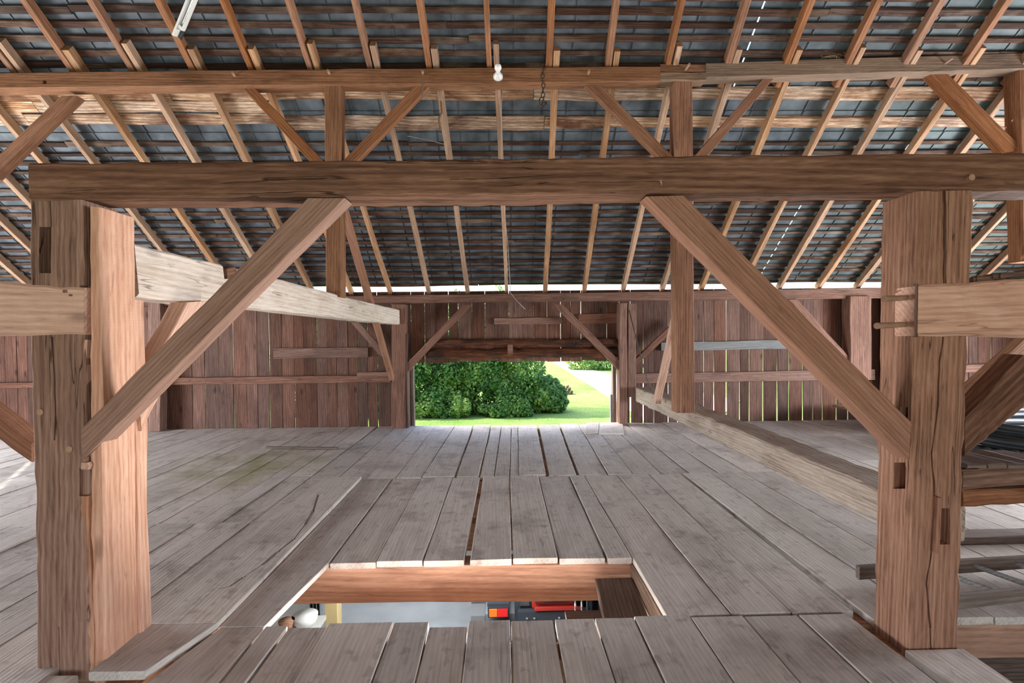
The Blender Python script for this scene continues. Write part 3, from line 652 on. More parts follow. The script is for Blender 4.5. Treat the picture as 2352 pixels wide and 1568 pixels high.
# long girt running back on the hedge side
n0, n1 = P(309, 558, 3.10), P(320, 681, 3.10); f0, f1 = P(918, 712, BW-.30), P(918, 745, BW-.30); D = V((-.22, 0, 0))
gl = timber('long_girt', (n1, n0, n0+D, n1+D), (f1, f0, f0+D, f1+D), M['girt'], n=34, jit=.006, ch=.012, label='long pale girt running back from the pale post to the doorway post, scarfed part way', cat='beam')
def on(a, b, t): return a.lerp(b, t)
def tpar(px):                                          # where the girt's face crosses a sight line
    for i in range(400):
        q = on(n0, f0, i/400)
        v = q-EYE; s_ = v.dot(_R)/v.dot(_F)*FPX+1176
        if s_ > px: return i/400
    return 1
t0 = tpar(512); t1_ = tpar(545); qa_ = on(n0, f0, t0); qb_ = on(n0, f0, t1_); z0 = qa_.z
carve(gl, [([qa_+V((.1, 0, .1)), qa_+V((-.3, 0, .1)), qa_+V((-.3, 0, -.10)), qa_+V((.1, 0, -.10))], [qb_+V((.1, 0, .1)), qb_+V((-.3, 0, .1)), qb_+V((-.3, 0, -.085)), qb_+V((.1, 0, -.085))])])
timber('scarf_wedge', (qa_+V((.01, .03, -.10)), qa_+V((-.2, .03, -.10)), qa_+V((-.2, .03, -.02)), qa_+V((.01, .03, -.02))), (qb_+V((.0, -.03, -.08)), qb_+V((-.2, -.03, -.08)), qb_+V((-.2, -.03, .02)), qb_+V((.0, -.03, .02))), M['hewn'], gl, n=3)
# its knee brace
kbx = -2.03
def xq(px, py, X, dx=.1): a = PX(px, py, X); return a, a+V((-dx, 0, 0))
a0, a1 = PX(480, 691, kbx), PX(430, 694, kbx); b0, b1 = PX(326, 990, kbx), PX(318, 905, kbx); D = V((-.11, 0, 0))
timber('knee_brace', (a0, a1, a1+D, a0+D), (b0, b1, b1+D, b0+D), M['pale'], n=8, jit=.003, label='pale knee brace under the long girt, half hidden behind the big brace', cat='brace')
# low rough beam running back on the driveway side
XB = 2.41
n0, n1 = PX(2010, 1121, XB), PX(2010, 1198, XB); yb = 9.25
zt = n0.z; zb = n1.z; D = V((.30, 0, 0))
N0 = V((XB, 2.97, zt)); N1 = V((XB, 2.97, zb)); F0 = V((XB, yb, P(1440, 889, yb).z)); F1 = V((XB, yb, P(1447, 921, yb).z))
timber('low_beam', (N1, N0, N0+D, N1+D), (F1, F0, F0+D, F1+D), M['girt'], n=60, jit=.010, ch=.016, label='rough grey beam at knee height running back from the split post to the doorway', cat='beam')
bpy.data.objects['low_beam'].data.materials[0] = wood('rough_grey_beam', (.24, .20, .175), (.40, .345, .30), (.53, .465, .41), (.27, .20, .16), .5, .5, .5, 0, .05, bump=.9, grain=14)
# beyond the split post
YG = Y1+.05
brace('big_brace', (2352, 815), (2352, 935), (2216, 962), (2216, 1048), YG, .13, 'dark diagonal brace on the far side of the split post, over the black pipes', 'hewn', n=12)
bpy.data.objects.get('big_brace.002')
fb = P(2352, 792, 5.2)
timber('diagonal_brace', (P(2400, 737, 5.2), P(2400, 775, 5.2), P(2400, 775, 5.2)+V((0, .13, 0)), P(2400, 737, 5.2)+V((0, .13, 0))),
       (P(2180, 933, 5.2), P(2180, 968, 5.2), P(2180, 968, 5.2)+V((0, .13, 0)), P(2180, 933, 5.2)+V((0, .13, 0))), M['orange'], label='light reddish diagonal brace further back between split post and wall', cat='brace')
brace('big_brace', (-160, 836), (-160, 900), (72, 1018), (72, 1062), Y1+.3, .12, 'diagonal brace end meeting the reddish post from outside, above the floor', 'brace', n=10)
g1 = front('side_beam', (2212, 1078), (2212, 1124), (2700, 1050), (2700, 1100), Y1+.06, .27, M['hewn'], n=14, jit=.006, ch=.012, label='upper of two stacked beams joining the split post at hip height', cat='beam')
g2 = front('side_beam', (2212, 1127), (2213, 1165), (2700, 1104), (2700, 1150), Y1+.07, .26, M['orange'], n=14, jit=.006, ch=.012, label='lower, warmer of two stacked beams joining the split post at hip height', cat='beam')
for i, px in enumerate((2215, 2262, 2308, 2350, 2395)):
    q = P(px, 1076, Y1+.05); q2 = P(px+44, 1075-3, Y1+.05)
    box('board_end', q.x, q2.x-.004, Y1+.03, Y1+.36, q.z+.004, q.z+.03, M['darkplank'], 'x', parent=g1, n=2)

# ================================================================== things
# ladder
LZ = .10
def lp(px, py, z=LZ): return PZ(px, py, z)
lad = empty('ladder', lp(1975, 1312)); tag(lad, 'old dark wooden ladder lying on the floor behind the split post', 'ladder')
r0a, r0b = lp(1970, 1313), lp(2352, 1290); r0e = ext(r0a, r0b, 6.0)
r1a, r1b = lp(2150, 1385), lp(2352, 1362); r1a = ext(r1a, r1b, 2.62); r1e = ext(r1a, r1b, 6.0)
def rl(a, b): 
    return timber('side_rail', (a+V((0, -.018, -.045)), a+V((0, .018, -.045)), a+V((0, .018, .04)), a+V((0, -.018, .04))), (b+V((0, -.018, -.045)), b+V((0, .018, -.045)), b+V((0, .018, .04)), b+V((0, -.018, .04))), M['darkplank'], lad, n=10)
rl(r0a, r0e); rl(r1a, r1e)
for i in range(10):
    xx = 3.0+i*.3; solid('rung', [cyl_mesh('r', ext(r1a, r1b, xx)+V((0, 0, .0)), ext(r0a, r0b, xx-.12), .016, .016, 10)], M['greyboard'], lad)
# thick weathered plank behind the ladder
a = PZ(2150, 1262, .06); b = PZ(2400, 1250, .06)
box('loose_timber', 3.3, 6.5, 3.98, 4.16, .002, .06, M['greyboard'], 'x', label='grey timber lying on the floor behind the ladder', cat='timber')
bpy.data.objects['loose_timber'].data.materials[0] = M['darkplank']
# loose lath on the floor
a = PZ(612, 1027, .02); b = PZ(775, 1029, .02)
timber('loose_lath', (a+V((0, -.04, -.015)), a+V((0, .03, -.015)), a+V((0, .03, .012)), a+V((0, -.04, .012))), (b+V((0, -.03, -.015)), b+V((0, .03, -.015)), b+V((0, .03, .012)), b+V((0, -.03, .012))), M['darkplank'], label='thin dark lath lying on the open floor near the board wall', cat='lath', n=4)
# pile of reddish boards and pipe coil in the driveway side corner
for i in range(7):
    yy = 8.1+i*.17
    t_ = box('stacked_board', 6.0, 9.6, yy, yy+.16, .30+R.uniform(-.01, .01), .335, M['brace'], 'x', n=4, label=None)
    tag(t_, ['light reddish board laid flat, the one next to the pipe coil', 'second reddish board counted from the pipe coil', 'third reddish board counted from the pipe coil', 'middle board of the reddish stack behind the pipe coil', 'third reddish board counted from the board wall', 'second reddish board counted from the board wall', 'reddish board laid flat, the one next to the board wall'][i], 'board', 'boards behind the pipe coil', 'thing')
pc_ = empty('pipe_coil', (7.9, 7.0, 0)); tag(pc_, 'coil of black plastic pipe heaped on the floor beyond the split post', 'pipe')
def ring(r, z, rr, cx=7.9, cy=7.0, n=64, corr=False, seg=8):
    pts = []; rad = []
    N_ = n*4 if corr else n
    for i in range(N_+1):
        t = 6.28318*i/N_; pts.append((cx+math.cos(t)*r*1.25, cy+math.sin(t)*r*.8, z+.02*math.sin(3*t+r*9)))
        rad.append(rr*(1.0 if i % 4 < 2 else .72) if corr else rr)
    return tube(pts, rad, seg)
for j, (r_, z_) in enumerate(((1.25, .06), (1.12, .05), (1.2, .16), (1.05, .15), (1.16, .25), (1.28, .24), (1.0, .25), (1.12, .33), (1.2, .40))):
    solid('pipe_loop', [ring(r_, z_, .045)], M['pipe'], pc_, smooth=True)
solid('corrugated_loop', [ring(1.42, .12, .062, corr=True)], M['pipe'], pc_, smooth=False)
# lamp holder and bulb on the purlin
q = P(1144, 175, YP)
lh = empty('lamp_holder', q); tag(lh, 'white porcelain lamp holder with bulb screwed to the purlin face', 'lamp')
def lathe(name, axis0, axis1, prof, mat, par, seg=20):
    a = V(axis0); b = V(axis1); z = (b-a).normalized(); L_ = (b-a).length; x = z.orthogonal().normalized(); y = z.cross(x); vs = []; fs = []
    for t, r in prof:
        for k in range(seg): an = 6.28318*k/seg; vs.append(a+z*t*L_+x*math.cos(an)*r+y*math.sin(an)*r)
    for i in range(len(prof)-1):
        for k in range(seg): fs.append((i*seg+k, i*seg+(k+1) % seg, (i+1)*seg+(k+1) % seg, (i+1)*seg+k))
    fs.append(tuple(range(seg-1, -1, -1))); fs.append(tuple((len(prof)-1)*seg+k for k in range(seg)))
    return solid(name, [(vs, fs)], mat, par, smooth=True)
ax = q+V((0, -.13, .055))
lathe('porcelain_base', q+V((0, .01, -.01)), q+V((0, -.06, .015)), ((0, .058), (.3, .058), (.5, .05), (.8, .034), (1, .03)), M['white'], lh)
mb, _, bb_ = newmat('frosted_bulb'); bb_.inputs['Base Color'].default_value = (.9, .9, .88, 1); bb_.inputs['Roughness'].default_value = .25
lathe('bulb', q+V((0, -.055, .012)), ax+V((0, -.04, .0)), ((0, .018), (.15, .02), (.4, .036), (.65, .042), (.85, .034), (1, .01)), mb, lh)
# strip light under the roof
A = P(402, 82, 5.2); B = P(452, -40, 4.95)
sl = empty('strip_light', A); tag(sl, 'thin white metal strip light hanging under the roof', 'lamp')
d = (B-A); L_ = d.length; d.normalize(); sx = d.cross(V((0, 1, 0))).normalized(); up = sx.cross(d)
def bar(name, o0, o1, off, wx, wz, mat):
    a = A+d*o0+off; b = A+d*o1+off
    return timber(name, (a-sx*wx-up*wz, a+sx*wx-up*wz, a+sx*wx+up*wz, a-sx*wx+up*wz), (b-sx*wx-up*wz, b+sx*wx-up*wz, b+sx*wx+up*wz, b-sx*wx+up*wz), mat, sl, n=2, jit=0, ch=.002)
bar('tray', 0, 1.5, V((0, 0, 0)), .012, .03, M['white']); bar('tray_edge', .12, 1.5, sx*-.055, .006, .02, M['white']); bar('housing', 0.0, 1.5, up*.03, .05, .008, M['tblack'])
bar('end_cap', .1, .13, sx*-.03, .03, .02, M['white'])
solid('tube', [cyl_mesh('t', A+d*.13-sx*.03, A+d*1.5-sx*.03, .013)], M['chrome'], sl, smooth=True)
# chain with hook
q = P(1247, 150, YP-.02); cz = P(1247, 245, YP-.05).z
ch = empty('hanging_chain', q); tag(ch, 'rusty chain with hooks hanging from the orange purlin', 'chain')
nl = 9; top = q.z; step = (top-cz)/nl
for i in range(nl):
    c = V((q.x+R.uniform(-.008, .012), YP-.045, top-step*(i+.5))); ang = i*1.57+R.uniform(-.3, .3); pts = []
    for k in range(13):
        t = 6.28318*k/12; u = math.cos(t)*.021; v = math.sin(t)*step*.62; pts.append(c+V((u*math.cos(ang), u*math.sin(ang)*.8, v)))
    solid('chain_link', [tube(pts, .006, 6)], M['iron'], ch, smooth=True)
hk = [V((q.x-.03, YP-.05, cz+.11)), V((q.x-.05, YP-.05, cz+.08)), V((q.x-.045, YP-.05, cz+.03)), V((q.x-.01, YP-.05, cz)), V((q.x+.03, YP-.05, cz+.02)), V((q.x+.035, YP-.05, cz+.06))]
solid('hook', [tube(hk, .008, 6)], M['iron'], ch, smooth=True)
# ropes
def cord(name, pts, r, mat, label, cat):
    o = solid(name, [tube(pts, r, 7)], mat, None, pts[0], smooth=True); return tag(o, label, cat, None, 'thing')
cord('rope', [P(972, 158, YP-.02), P(973, 176, YP-.03), P(970, 195, YP-.03), P(971, 210, YP-.03), P(969, 224, YP-.03)], .010, M['rope'], 'short frayed rope hanging over a purlin peg', 'rope')
cord('rope', [P(1010, 205, 6.62), P(1013, 235, 6.65), P(1015, 258, 6.68), P(1008, 272, 6.7), P(1011, 300, 6.75)], .012, M['rope'], 'old rope tied round a rafter below the purlin', 'rope')
cord('cable', [P(1153, 205, 6.62), P(1151, 250, 6.7), P(1152, 310, 6.95), P(1152, 370, 7.3), P(1156, 470, 8.0), P(1166, 560, 8.7), P(1171, 640, 9.25), P(1172, 672, 9.3), P(1186, 690, 9.3), P(1206, 710, 9.3)], .007, M['wire'], 'grey cable running down beside a rafter to the wall plate', 'cable')
cord('rod', [P(1445, 712, 9.2), P(1462, 780, 9.1), P(1480, 850, 8.9), P(1499, 907, 8.7)], .009, M['darkwire'], 'thin dark rod leaning between doorway post and low rough beam', 'rod')
cord('wire', [P(936, 312, 6.9), P(985, 322, 6.95), P(1020, 331, 6.95)], .003, M['wire'], 'thin loose wire stretched below the roof boards', 'wire')
# straw on the purlin
def straw(name, pxs, label):
    parts = []
    for _ in range(150):
        px = R.gauss((pxs[0]+pxs[1])/2, (pxs[1]-pxs[0])/5); py = 145-(px-1622)*.033
        c = P(px, py-3-abs(R.gauss(0, 5)), YP+R.uniform(0, .16)); a = R.uniform(0, 6.28); l = R.uniform(.03, .08); v = V((math.cos(a)*l, math.sin(a)*l*.5, R.uniform(-.5, .5)*l))
        parts.append(cyl_mesh('s', c-v, c+v, .002, .0015, 3))
    o = solid(name, parts, M['straw']); tag(o, label, 'straw', None, 'stuff')
straw('straw', (2130, 2250), 'clump of dry straw on the purlin top near the end')
straw('straw', (1880, 1950), 'small tuft of straw on the purlin at a rafter foot')

# ================================================================== garage below
FZ = -2.45
slab('partition_boards', boxv(2.3, XR, 3.24, 3.28, FZ, -.3), M['darkplank'], floor)
slab('floor_lower', boxv(XL, XR, -1, BW, FZ-.1, FZ), M['concrete'])
slab('wall_lower', boxv(XL, XR, BW, BW+.2, FZ, -.3), M['garagewall'])
slab('wall_lower', boxv(XL, XR, -1.2, -1, FZ, -.3), M['garagewall'])
# clutter seen through the hatch
box('garage_post', P(745, 1400, 5.6).x, P(775, 1400, 5.6).x, 5.6, 5.75, FZ, -.3, M['tan'], 'z', jit=0, label='tan painted post in the garage below the hatch', cat='post')
o = box('white_panel', -3.3, P(715, 1400, 6.0).x, 6.0, 6.03, FZ, -.9, M['white'], 'z', jit=0, label='white panel leaning in the garage below the hatch', cat='panel')
for i in range(4):
    q = P(722+i*6, 1400, 5.9); t_ = box('metal_sheet', q.x, q.x+.008, 5.75+i*.02, 6.3, FZ, -.85-i*.03, M['steel'], 'z', jit=0, ch=.001, n=2)
    tag(t_, ['grey metal sheet next to the white panel, seen through the hatch', 'second metal sheet from the white panel, seen through the hatch', 'second metal sheet from the tan garage post', 'grey metal sheet standing next to the tan garage post'][i], 'sheet', 'metal sheets in the garage', 'thing')
q = P(672, 1452, 5.2)
sh = empty('work_shelf', (q.x, 5.2, q.z)); tag(sh, 'low bench with pale sacks and brown pots in the garage', 'bench')
solid('shelf_board', [boxv(q.x-.5, q.x+.2, 5.1, 5.6, q.z-.09, q.z-.05)], M['garagewall'], sh)
for sxx in (-.45, .15): solid('leg', [boxv(q.x+sxx, q.x+sxx+.05, 5.2, 5.25, FZ, q.z-.09)], M['joist'], sh)
lathe('pot', (q.x-.1, 5.3, q.z-.05), (q.x-.1, 5.3, q.z+.07), ((0, .05), (.5, .07), (1, .08)), M['joist'], sh)
lathe('dish', (q.x+.05, 5.4, q.z-.05), (q.x+.05, 5.4, q.z+.07), ((0, .08), (.5, .12), (1, .13)), M['white'], sh)
# tractor
TX, TY = .555, 5.72
tr = empty('tractor', (TX, TY, FZ)); tag(tr, 'small red and dark grey tractor parked below the floor hatch', 'tractor')
def tb(name, x0, x1, y0, y1, z0, z1, mat, par=None):
    return timber(name, ((TX+x0, TY+y0, FZ+z0), (TX+x1, TY+y0, FZ+z0), (TX+x1, TY+y0, FZ+z1), (TX+x0, TY+y0, FZ+z1)), ((TX+x0, TY+y1, FZ+z0), (TX+x1, TY+y1, FZ+z0), (TX+x1, TY+y1, FZ+z1), (TX+x0, TY+y1, FZ+z1)), mat, par or tr, n=1, jit=0, ch=.012)
def wheel(cx, cy, r, wd, seg=24):
    lo = []; c = V((TX+cx, TY+cy, FZ+r)); vs = []; fs = []
    prof = ((-wd/2, .55), (-wd/2, .9), (-wd*.42, .97), (wd*.42, .97), (wd/2, .9), (wd/2, .55))
    for xx, q_ in prof:
        for k in range(seg): t = 6.28318*k/seg; vs.append(c+V((xx, math.cos(t)*r*q_, math.sin(t)*r*q_)))
    for i in range(5):
        for k in range(seg): fs.append((i*seg+k, i*seg+(k+1) % seg, (i+1)*seg+(k+1) % seg, (i+1)*seg+k))
    lo.append((vs, fs))
    for k in range(seg):
        t = 6.28318*k/seg
        for s_ in (-1, 1):
            p0 = c+V((s_*.02, math.cos(t)*r*.95, math.sin(t)*r*.95)); p1 = c+V((s_*wd*.48, math.cos(t+.16)*r*.95, math.sin(t+.16)*r*.95)); lo.append(cyl_mesh('l', p0, p1, .028, .028, 4))
    wh = solid('wheel', lo, M['rubber'], tr)
    solid('rim', [cyl_mesh('r', c+V((-wd*.3, 0, 0)), c+V((wd*.3, 0, 0)), r*.56, r*.56, 24)], M['white'], wh)
wheel(-.62, .55, .55, .30); wheel(.62, .55, .55, .30); wheel(-.5, 2.05, .33, .2); wheel(.5, 2.05, .33, .2)
for s_ in (-1, 1):
    vs = []; fs = []; K = 12
    for k in range(K+1):
        t = math.radians(20+k*140/K)
        for rr in (.60, .64):
            for xx in (s_*.43, s_*.80):
                vs.append(V((TX+xx, TY+.55-math.cos(t)*rr, FZ+.55+math.sin(t)*rr)))
    for k in range(K):
        a = k*4; b = a+4; fs += [(a, a+1, b+1, b), (a+2, b+2, b+3, a+3), (a, b, b+2, a+2), (a+1, a+3, b+3, b+1)]
    fs += [(0, 2, 3, 1), (K*4, K*4+1, K*4+3, K*4+2)]
    fe = solid('fender', [(vs, fs)], M['tgrey'], tr)
    vs2 = []; fs2 = []
    for k in range(K+1):
        t = math.radians(5+k*150/K)
        for rr in (.50, .60):
            for xx in (s_*.76, s_*.92): vs2.append(V((TX+xx, TY+.50-math.cos(t)*rr, FZ+.58+math.sin(t)*rr)))
    for k in range(K):
        a = k*4; b = a+4; fs2 += [(a, a+1, b+1, b), (a+2, b+2, b+3, a+3), (a, b, b+2, a+2), (a+1, a+3, b+3, b+1)]
    fs2 += [(0, 2, 3, 1), (K*4, K*4+1, K*4+3, K*4+2)]
    solid('fender_skirt', [(vs2, fs2)], M['tblack'], fe)
    lx = TX + (s_*.61)
    tl = solid('tail_light', [boxv(lx-.115, lx+.115, TY-.12, TY-.02, FZ+1.06, FZ+1.17)], M['tblack'], tr)
    solid('red_lens', [boxv(lx-.02*s_*-1-.0 if s_ > 0 else lx-.01, lx+.10, TY-.135, TY-.12, FZ+1.075, FZ+1.155)], M['redlens'], tl)
    solid('amber_lens', [boxv(lx-.10, lx-.015, TY-.135, TY-.12, FZ+1.075, FZ+1.155)], M['amber'], tl)
    solid('light_bracket', [boxv(lx-.12, lx+.12, TY-.10, TY+.45, FZ+1.17, FZ+1.20)], M['tgrey'], tl)
    tb('roll_bar', s_*.40-.03, s_*.40+.03, -.02, .05, .6, 1.36, M['tgrey'])
tb('roll_bar', -.43, .43, -.02, .05, 1.36, 1.42, M['tgrey'])
tb('rear_frame', -.40, .40, -.10, -.02, .98, 1.10, M['tgrey']); tb('red_stripe', -.22, .30, -.115, -.09, 1.12, 1.15, M['tred']); tb('axle_housing', -.42, .42, .35, .75, .35, .72, M['tblack'])
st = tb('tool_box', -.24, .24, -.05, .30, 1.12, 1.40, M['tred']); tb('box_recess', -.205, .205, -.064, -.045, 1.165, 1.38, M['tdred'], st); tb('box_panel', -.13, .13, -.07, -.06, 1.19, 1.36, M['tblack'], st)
st = tb('seat', -.22, .22, .30, .72, .88, 1.0, M['tblack'])
tb('body', -.2, .2, .6, 2.3, .4, .85, M['tgrey']); tb('hood', -.24, .24, 1.2, 2.45, .8, 1.12, M['tred'])
for xx in (.2, .27, .33): solid('hydraulic_hose', [tube([(TX+xx, TY-.12, FZ+.9), (TX+xx+.02, TY-.17, FZ+1.1), (TX+xx+.04, TY-.05, FZ+1.28), (TX+xx, TY+.1, FZ+1.2)], .012, 6)], M['chrome'] if xx < .3 else M['tblack'], tr, smooth=True)
for xx in (-.3, -.22, .05, .15): solid('bolt', [cyl_mesh('b', (TX+xx, TY-.115, FZ+1.04), (TX+xx, TY-.10, FZ+1.04), .012)], M['chrome'], tr)

# ================================================================== outdoors
GZ = EYEZ-3.0
def lawn_mat():
    mt, nt, b = newmat('mown_grass'); N = nt.nodes; L = nt.links
    gm = N.new('ShaderNodeNewGeometry'); n1 = N.new('ShaderNodeTexNoise'); n1.inputs['Scale'].default_value = .45; n1.inputs['Detail'].default_value = 8; n1.inputs['Roughness'].default_value = .7; L.new(gm.outputs['Position'], n1.inputs['Vector'])
    n2 = N.new('ShaderNodeTexNoise'); n2.inputs['Scale'].default_value = 14; n2.inputs['Detail'].default_value = 4; L.new(gm.outputs['Position'], n2.inputs['Vector'])
    ad = N.new('ShaderNodeMath'); ad.operation = 'ADD'; L.new(n1.outputs[0], ad.inputs[0]); L.new(n2.outputs[0], ad.inputs[1])
    r = N.new('ShaderNodeValToRGB'); e = r.color_ramp.elements; e[0].position = .38; e[0].color = (.09, .20, .03, 1); e[1].position = .62; e[1].color = (.29, .38, .12, 1)
    hf = N.new('ShaderNodeMath'); hf.operation = 'MULTIPLY'; hf.inputs[1].default_value = .5; L.new(ad.outputs[0], hf.inputs[0]); L.new(hf.outputs[0], r.inputs[0]); L.new(r.outputs[0], b.inputs['Base Color']); b.inputs['Roughness'].default_value = .9
    b.inputs['Specular IOR Level'].default_value = .1
    bp = N.new('ShaderNodeBump'); bp.inputs['Strength'].default_value = .8; bp.inputs['Distance'].default_value = .05; L.new(n2.outputs[0], bp.inputs['Height']); L.new(bp.outputs[0], b.inputs['Normal'])
    return mt
lm = lawn_mat()
q = []
for x0, x1, y0, y1 in ((-90, 90, BW+.2, 140), (-90, XL-.1, -60, BW+.2), (XR+.1, 90, -60, BW+.2), (XL-.1, XR+.1, -60, yF-.1)): q.append(boxv(x0, x1, y0, y1, GZ-.3, GZ))
lawn = solid('lawn', q, lm, None, (0, 0, 0)); lawn['kind'] = 'structure'
o = solid('wall_foundation', [boxv(XL, XR, BW+.03, BW+.2, GZ-1, -.34)], M['garagewall'], None, (0, 0, 0)); o['kind'] = 'structure'
le = [(1200, 790), (1268, 829), (1330, 868), (1405, 914), (1480, 965), (1560, 1030)]; ri = [(1240, 788), (1318, 829), (1352, 848), (1405, 858), (1520, 880), (1700, 920)]
vs = []; fs = []
for a, b in zip(le, ri): vs.append(PZ(*a, GZ+.03)); vs.append(PZ(*b, GZ+.03))
for i in range(len(le)-1): fs.append((2*i, 2*i+1, 2*i+3, 2*i+2))
n_ = len(vs); vs += [v-V((0, 0, .1)) for v in vs]
for i in range(len(le)-1): fs.append((n_+2*i, n_+2*i+2, n_+2*i+3, n_+2*i+1)); fs.append((2*i, 2*i+2, n_+2*i+2, n_+2*i)); fs.append((2*i+1, n_+2*i+1, n_+2*i+3, 2*i+3))
o = solid('driveway', [(vs, fs)], plain('white_gravel', (.66, .62, .56), .9, 0, .12, 12, .4), None, (0, 0, 0)); o['kind'] = 'structure'
def leaf_mat(name, c0, c1, c2):
    mt, nt, b = newmat(name); N = nt.nodes; L = nt.links
    gm = N.new('ShaderNodeNewGeometry'); n1 = N.new('ShaderNodeTexNoise'); n1.inputs['Scale'].default_value = 1.3; n1.inputs['Detail'].default_value = 3; L.new(gm.outputs['Position'], n1.inputs['Vector'])
    ri_ = N.new('ShaderNodeMath'); ri_.operation = 'MULTIPLY_ADD'; ri_.inputs[1].default_value = .45; L.new(gm.outputs['Random Per Island'], ri_.inputs[0])
    m2 = N.new('ShaderNodeMath'); m2.operation = 'MULTIPLY_ADD'; m2.inputs[1].default_value = 1.2; m2.inputs[2].default_value = -.32; L.new(n1.outputs[0], m2.inputs[0]); L.new(m2.outputs[0], ri_.inputs[2])
    r = N.new('ShaderNodeValToRGB'); e = r.color_ramp.elements; e[0].position = .15; e[0].color = c0+(1,); e[1].position = .9; e[1].color = c2+(1,); k = e.new(.5); k.color = c1+(1,)
    L.new(ri_.outputs[0], r.inputs[0]); L.new(r.outputs[0], b.inputs['Base Color']); b.inputs['Roughness'].default_value = .5
    tr_ = N.new('ShaderNodeBsdfTranslucent'); L.new(r.outputs[0], tr_.inputs[0]); ms = N.new('ShaderNodeMixShader'); ms.inputs[0].default_value = .35
    out = N['Material Output']; L.new(b.outputs[0], ms.inputs[1]); L.new(tr_.outputs[0], ms.inputs[2]); L.new(ms.outputs[0], out.inputs[0]); return mt
LM = leaf_mat('vine_leaf', (.03, .09, .02), (.11, .26, .05), (.42, .56, .12))
LM2 = leaf_mat('bright_leaf', (.07, .15, .03), (.24, .42, .08), (.62, .70, .22))
rng = np.random.default_rng(5)
def foliage(par, blobs, n, size, mat, name='foliage'):
    """n folded leaves spread over the shells of the blobs (cx,cy,cz,rx,ry,rz)"""
    wts = np.array([b[3]*b[5]+b[4]*b[5]+b[3]*b[4] for b in blobs]); pick = rng.choice(len(blobs), n, p=wts/wts.sum()); B = np.array(blobs)[pick]
    d = rng.normal(size=(n, 3)); d /= np.linalg.norm(d, axis=1)[:, None]
    rad = rng.uniform(.72, 1.05, n)**.7 + .10*np.sin(d[:, 0]*9+B[:, 0])*np.sin(d[:, 2]*11)
    c = B[:, :3] + d*B[:, 3:]*rad[:, None]
    c[:, 2] = np.maximum(c[:, 2], GZ+.02)
    nr = d*1.0 + rng.normal(scale=.6, size=(n, 3)) + np.array([0, -.2, .35]); nr /= np.linalg.norm(nr, axis=1)[:, None]
    t = np.cross(nr, rng.normal(size=(n, 3))); t /= np.linalg.norm(t, axis=1)[:, None]; b2 = np.cross(nr, t)
    s = size*rng.uniform(.6, 1.3, n)[:, None]
    vs = np.stack([c-t*s, c-b2*s*.6+nr*s*.25, c+t*s, c+b2*s*.6+nr*s*.25], 1).reshape(-1, 3)
    org = np.array(WM[par.name].translation)
    vs = vs - org
    me = bpy.data.meshes.new(name); me.vertices.add(len(vs)); me.vertices.foreach_set('co', vs.ravel().astype(np.float32))
    idx_ = np.arange(n*4).reshape(n, 4); tri = np.stack([idx_[:, [0, 1, 2]], idx_[:, [0, 2, 3]]], 1).reshape(-1)
    me.loops.add(len(tri)); me.loops.foreach_set('vertex_index', tri.astype(np.int32))
    me.polygons.add(n*2); me.polygons.foreach_set('loop_start', np.arange(0, n*6, 3).astype(np.int32)); me.polygons.foreach_set('loop_total', np.full(n*2, 3, np.int32))
    me.update(); me.validate()
    o = put(name, me, mat, par, Matrix.Translation(V(org))); o['kind'] = 'stuff'; return o
def shrub(name, blobs, n, size, mat, label, cat='bush', stems=8):
    b0 = blobs[0]; e = empty(name, (b0[0], b0[1], GZ)); tag(e, label, cat)
    foliage(e, blobs, n, size, mat)
    parts = []
    for i in range(stems):
        b = blobs[i % len(blobs)]; p = V((b[0]+R.uniform(-.4, .4)*b[3], b[1]+R.uniform(-.2, .2)*b[4], GZ)); tp = V((b[0]+R.uniform(-.6, .6)*b[3], b[1], min(b[2]+b[5]*.5, 4)))
        md_ = p.lerp(tp, .5)+V((R.uniform(-.1, .1), 0, 0)); parts.append(tube([p, md_, tp], [.05, .04, .02], 6))
    solid('stems', parts, M['log'], e)
    return e
YH = 19.5
def hx(px, Y=YH): return P(px, 900, Y).x
blobs = []
for px, rx, zt_ in ((700, 1.2, 4), (780, 1.2, 4.2), (860, 1.2, 4.2), (930, 1.2, 4.0), (985, 1.0, 3.9), (1050, 1.0, 4.2), (1105, 1.0, 4.0), (1160, 1.0, 4.4), (1205, .75, 4.0)):
    blobs.append((hx(px), YH+R.uniform(-.2, .4), GZ+zt_/2-.1, rx, 1.1, zt_/2+.3))
for _ in range(60):
    px = R.uniform(760, 1235); hz = R.uniform(.1, 3.2); rr = R.uniform(.22, .5)
    blobs.append((hx(px), YH-R.uniform(.75, 1.15), GZ+hz, rr*.9, rr*.7, rr*R.uniform(1.0, 2.0)))
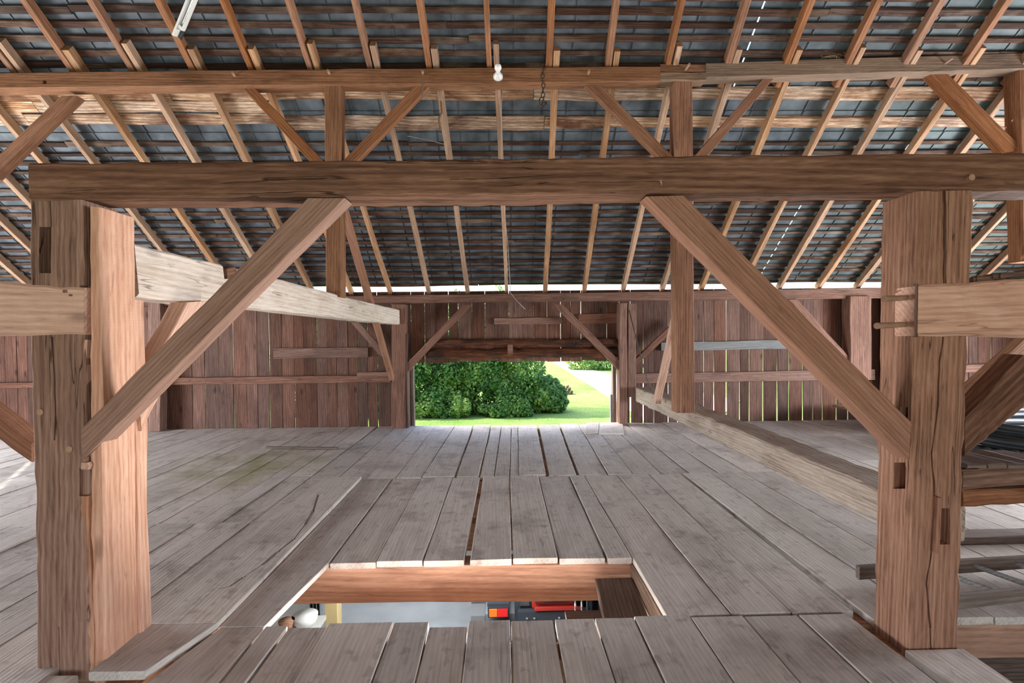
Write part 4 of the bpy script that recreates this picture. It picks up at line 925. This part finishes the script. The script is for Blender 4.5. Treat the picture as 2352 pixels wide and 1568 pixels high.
shrub('vine_hedge', blobs, 95000, .062, LM, 'tall vine covered hedge filling most of the doorway view', 'hedge', 14)
shrub('bush', [(hx(1248), YH+.1, GZ+.62, .72, .9, .72), (hx(1272), YH-.1, GZ+.45, .5, .6, .62)], 9000, .06, LM, 'rounded green bush at the end of the vine hedge, beside the lawn')
for px, rz, lab, mt_, nn_ in ((965, .5, 'low light green bush at the hedge foot by the doorway edge', LM2, 2200), (1020, .4, 'small leafy bush at the hedge foot below the yellow gap', LM, 1800), (1060, .55, 'pale green bush at the middle of the hedge foot', LM2, 2600), (1130, .4, 'low dark bush under the vines', LM, 1800), (1185, .45, 'low bush near the round bush at the hedge end', LM, 1800)):
    shrub('shrub', [(hx(px+R.uniform(-22, 22), 18.3), 18.3+R.uniform(-.1, .15), GZ+rz*R.uniform(.2, .9), R.uniform(.15, .3), .25, rz*R.uniform(.35, .7)) for _ in range(6)], nn_, .05, mt_, lab, 'bush', 4)
for (px, rr, lab) in ((1345, 1.2, 'distant grey green bush beyond the driveway'), (1385, 1.5, 'distant dark bush beyond the driveway, partly behind the doorway edge')):
    q = PZ(px, 851, GZ); shrub('bush', [(q.x, q.y+1, GZ+.9, rr*1.2, 1.2, 1.3)], 2600, .09, LM if rr > 1.3 else LM2, lab, 'bush', 4)
# small woodpile on the lawn
wp = PZ(1302, 905, GZ)
for i, (dx, dz, rr) in enumerate(((-.15, .08, .09), (.08, .08, .08), (.24, .07, .07), (-.04, .23, .08), (.14, .22, .075), (.05, .36, .06))):
    o = solid('firewood_log', [cyl_mesh('l', (wp.x+dx-.05, wp.y-.2, GZ+dz), (wp.x+dx+.04, wp.y+.25, GZ+dz+.02), rr, rr*.9, 10)], M['hewn']); tag(o, ['bottom log of the lawn pile, nearest the round bush', 'middle log in the bottom row of the lawn pile', 'bottom log of the lawn pile, nearest the driveway', 'upper row log of the lawn pile, toward the round bush', 'upper row log of the lawn pile, toward the driveway', 'topmost log of the small pile on the lawn'][i], 'log', 'logs piled on the lawn', 'thing')
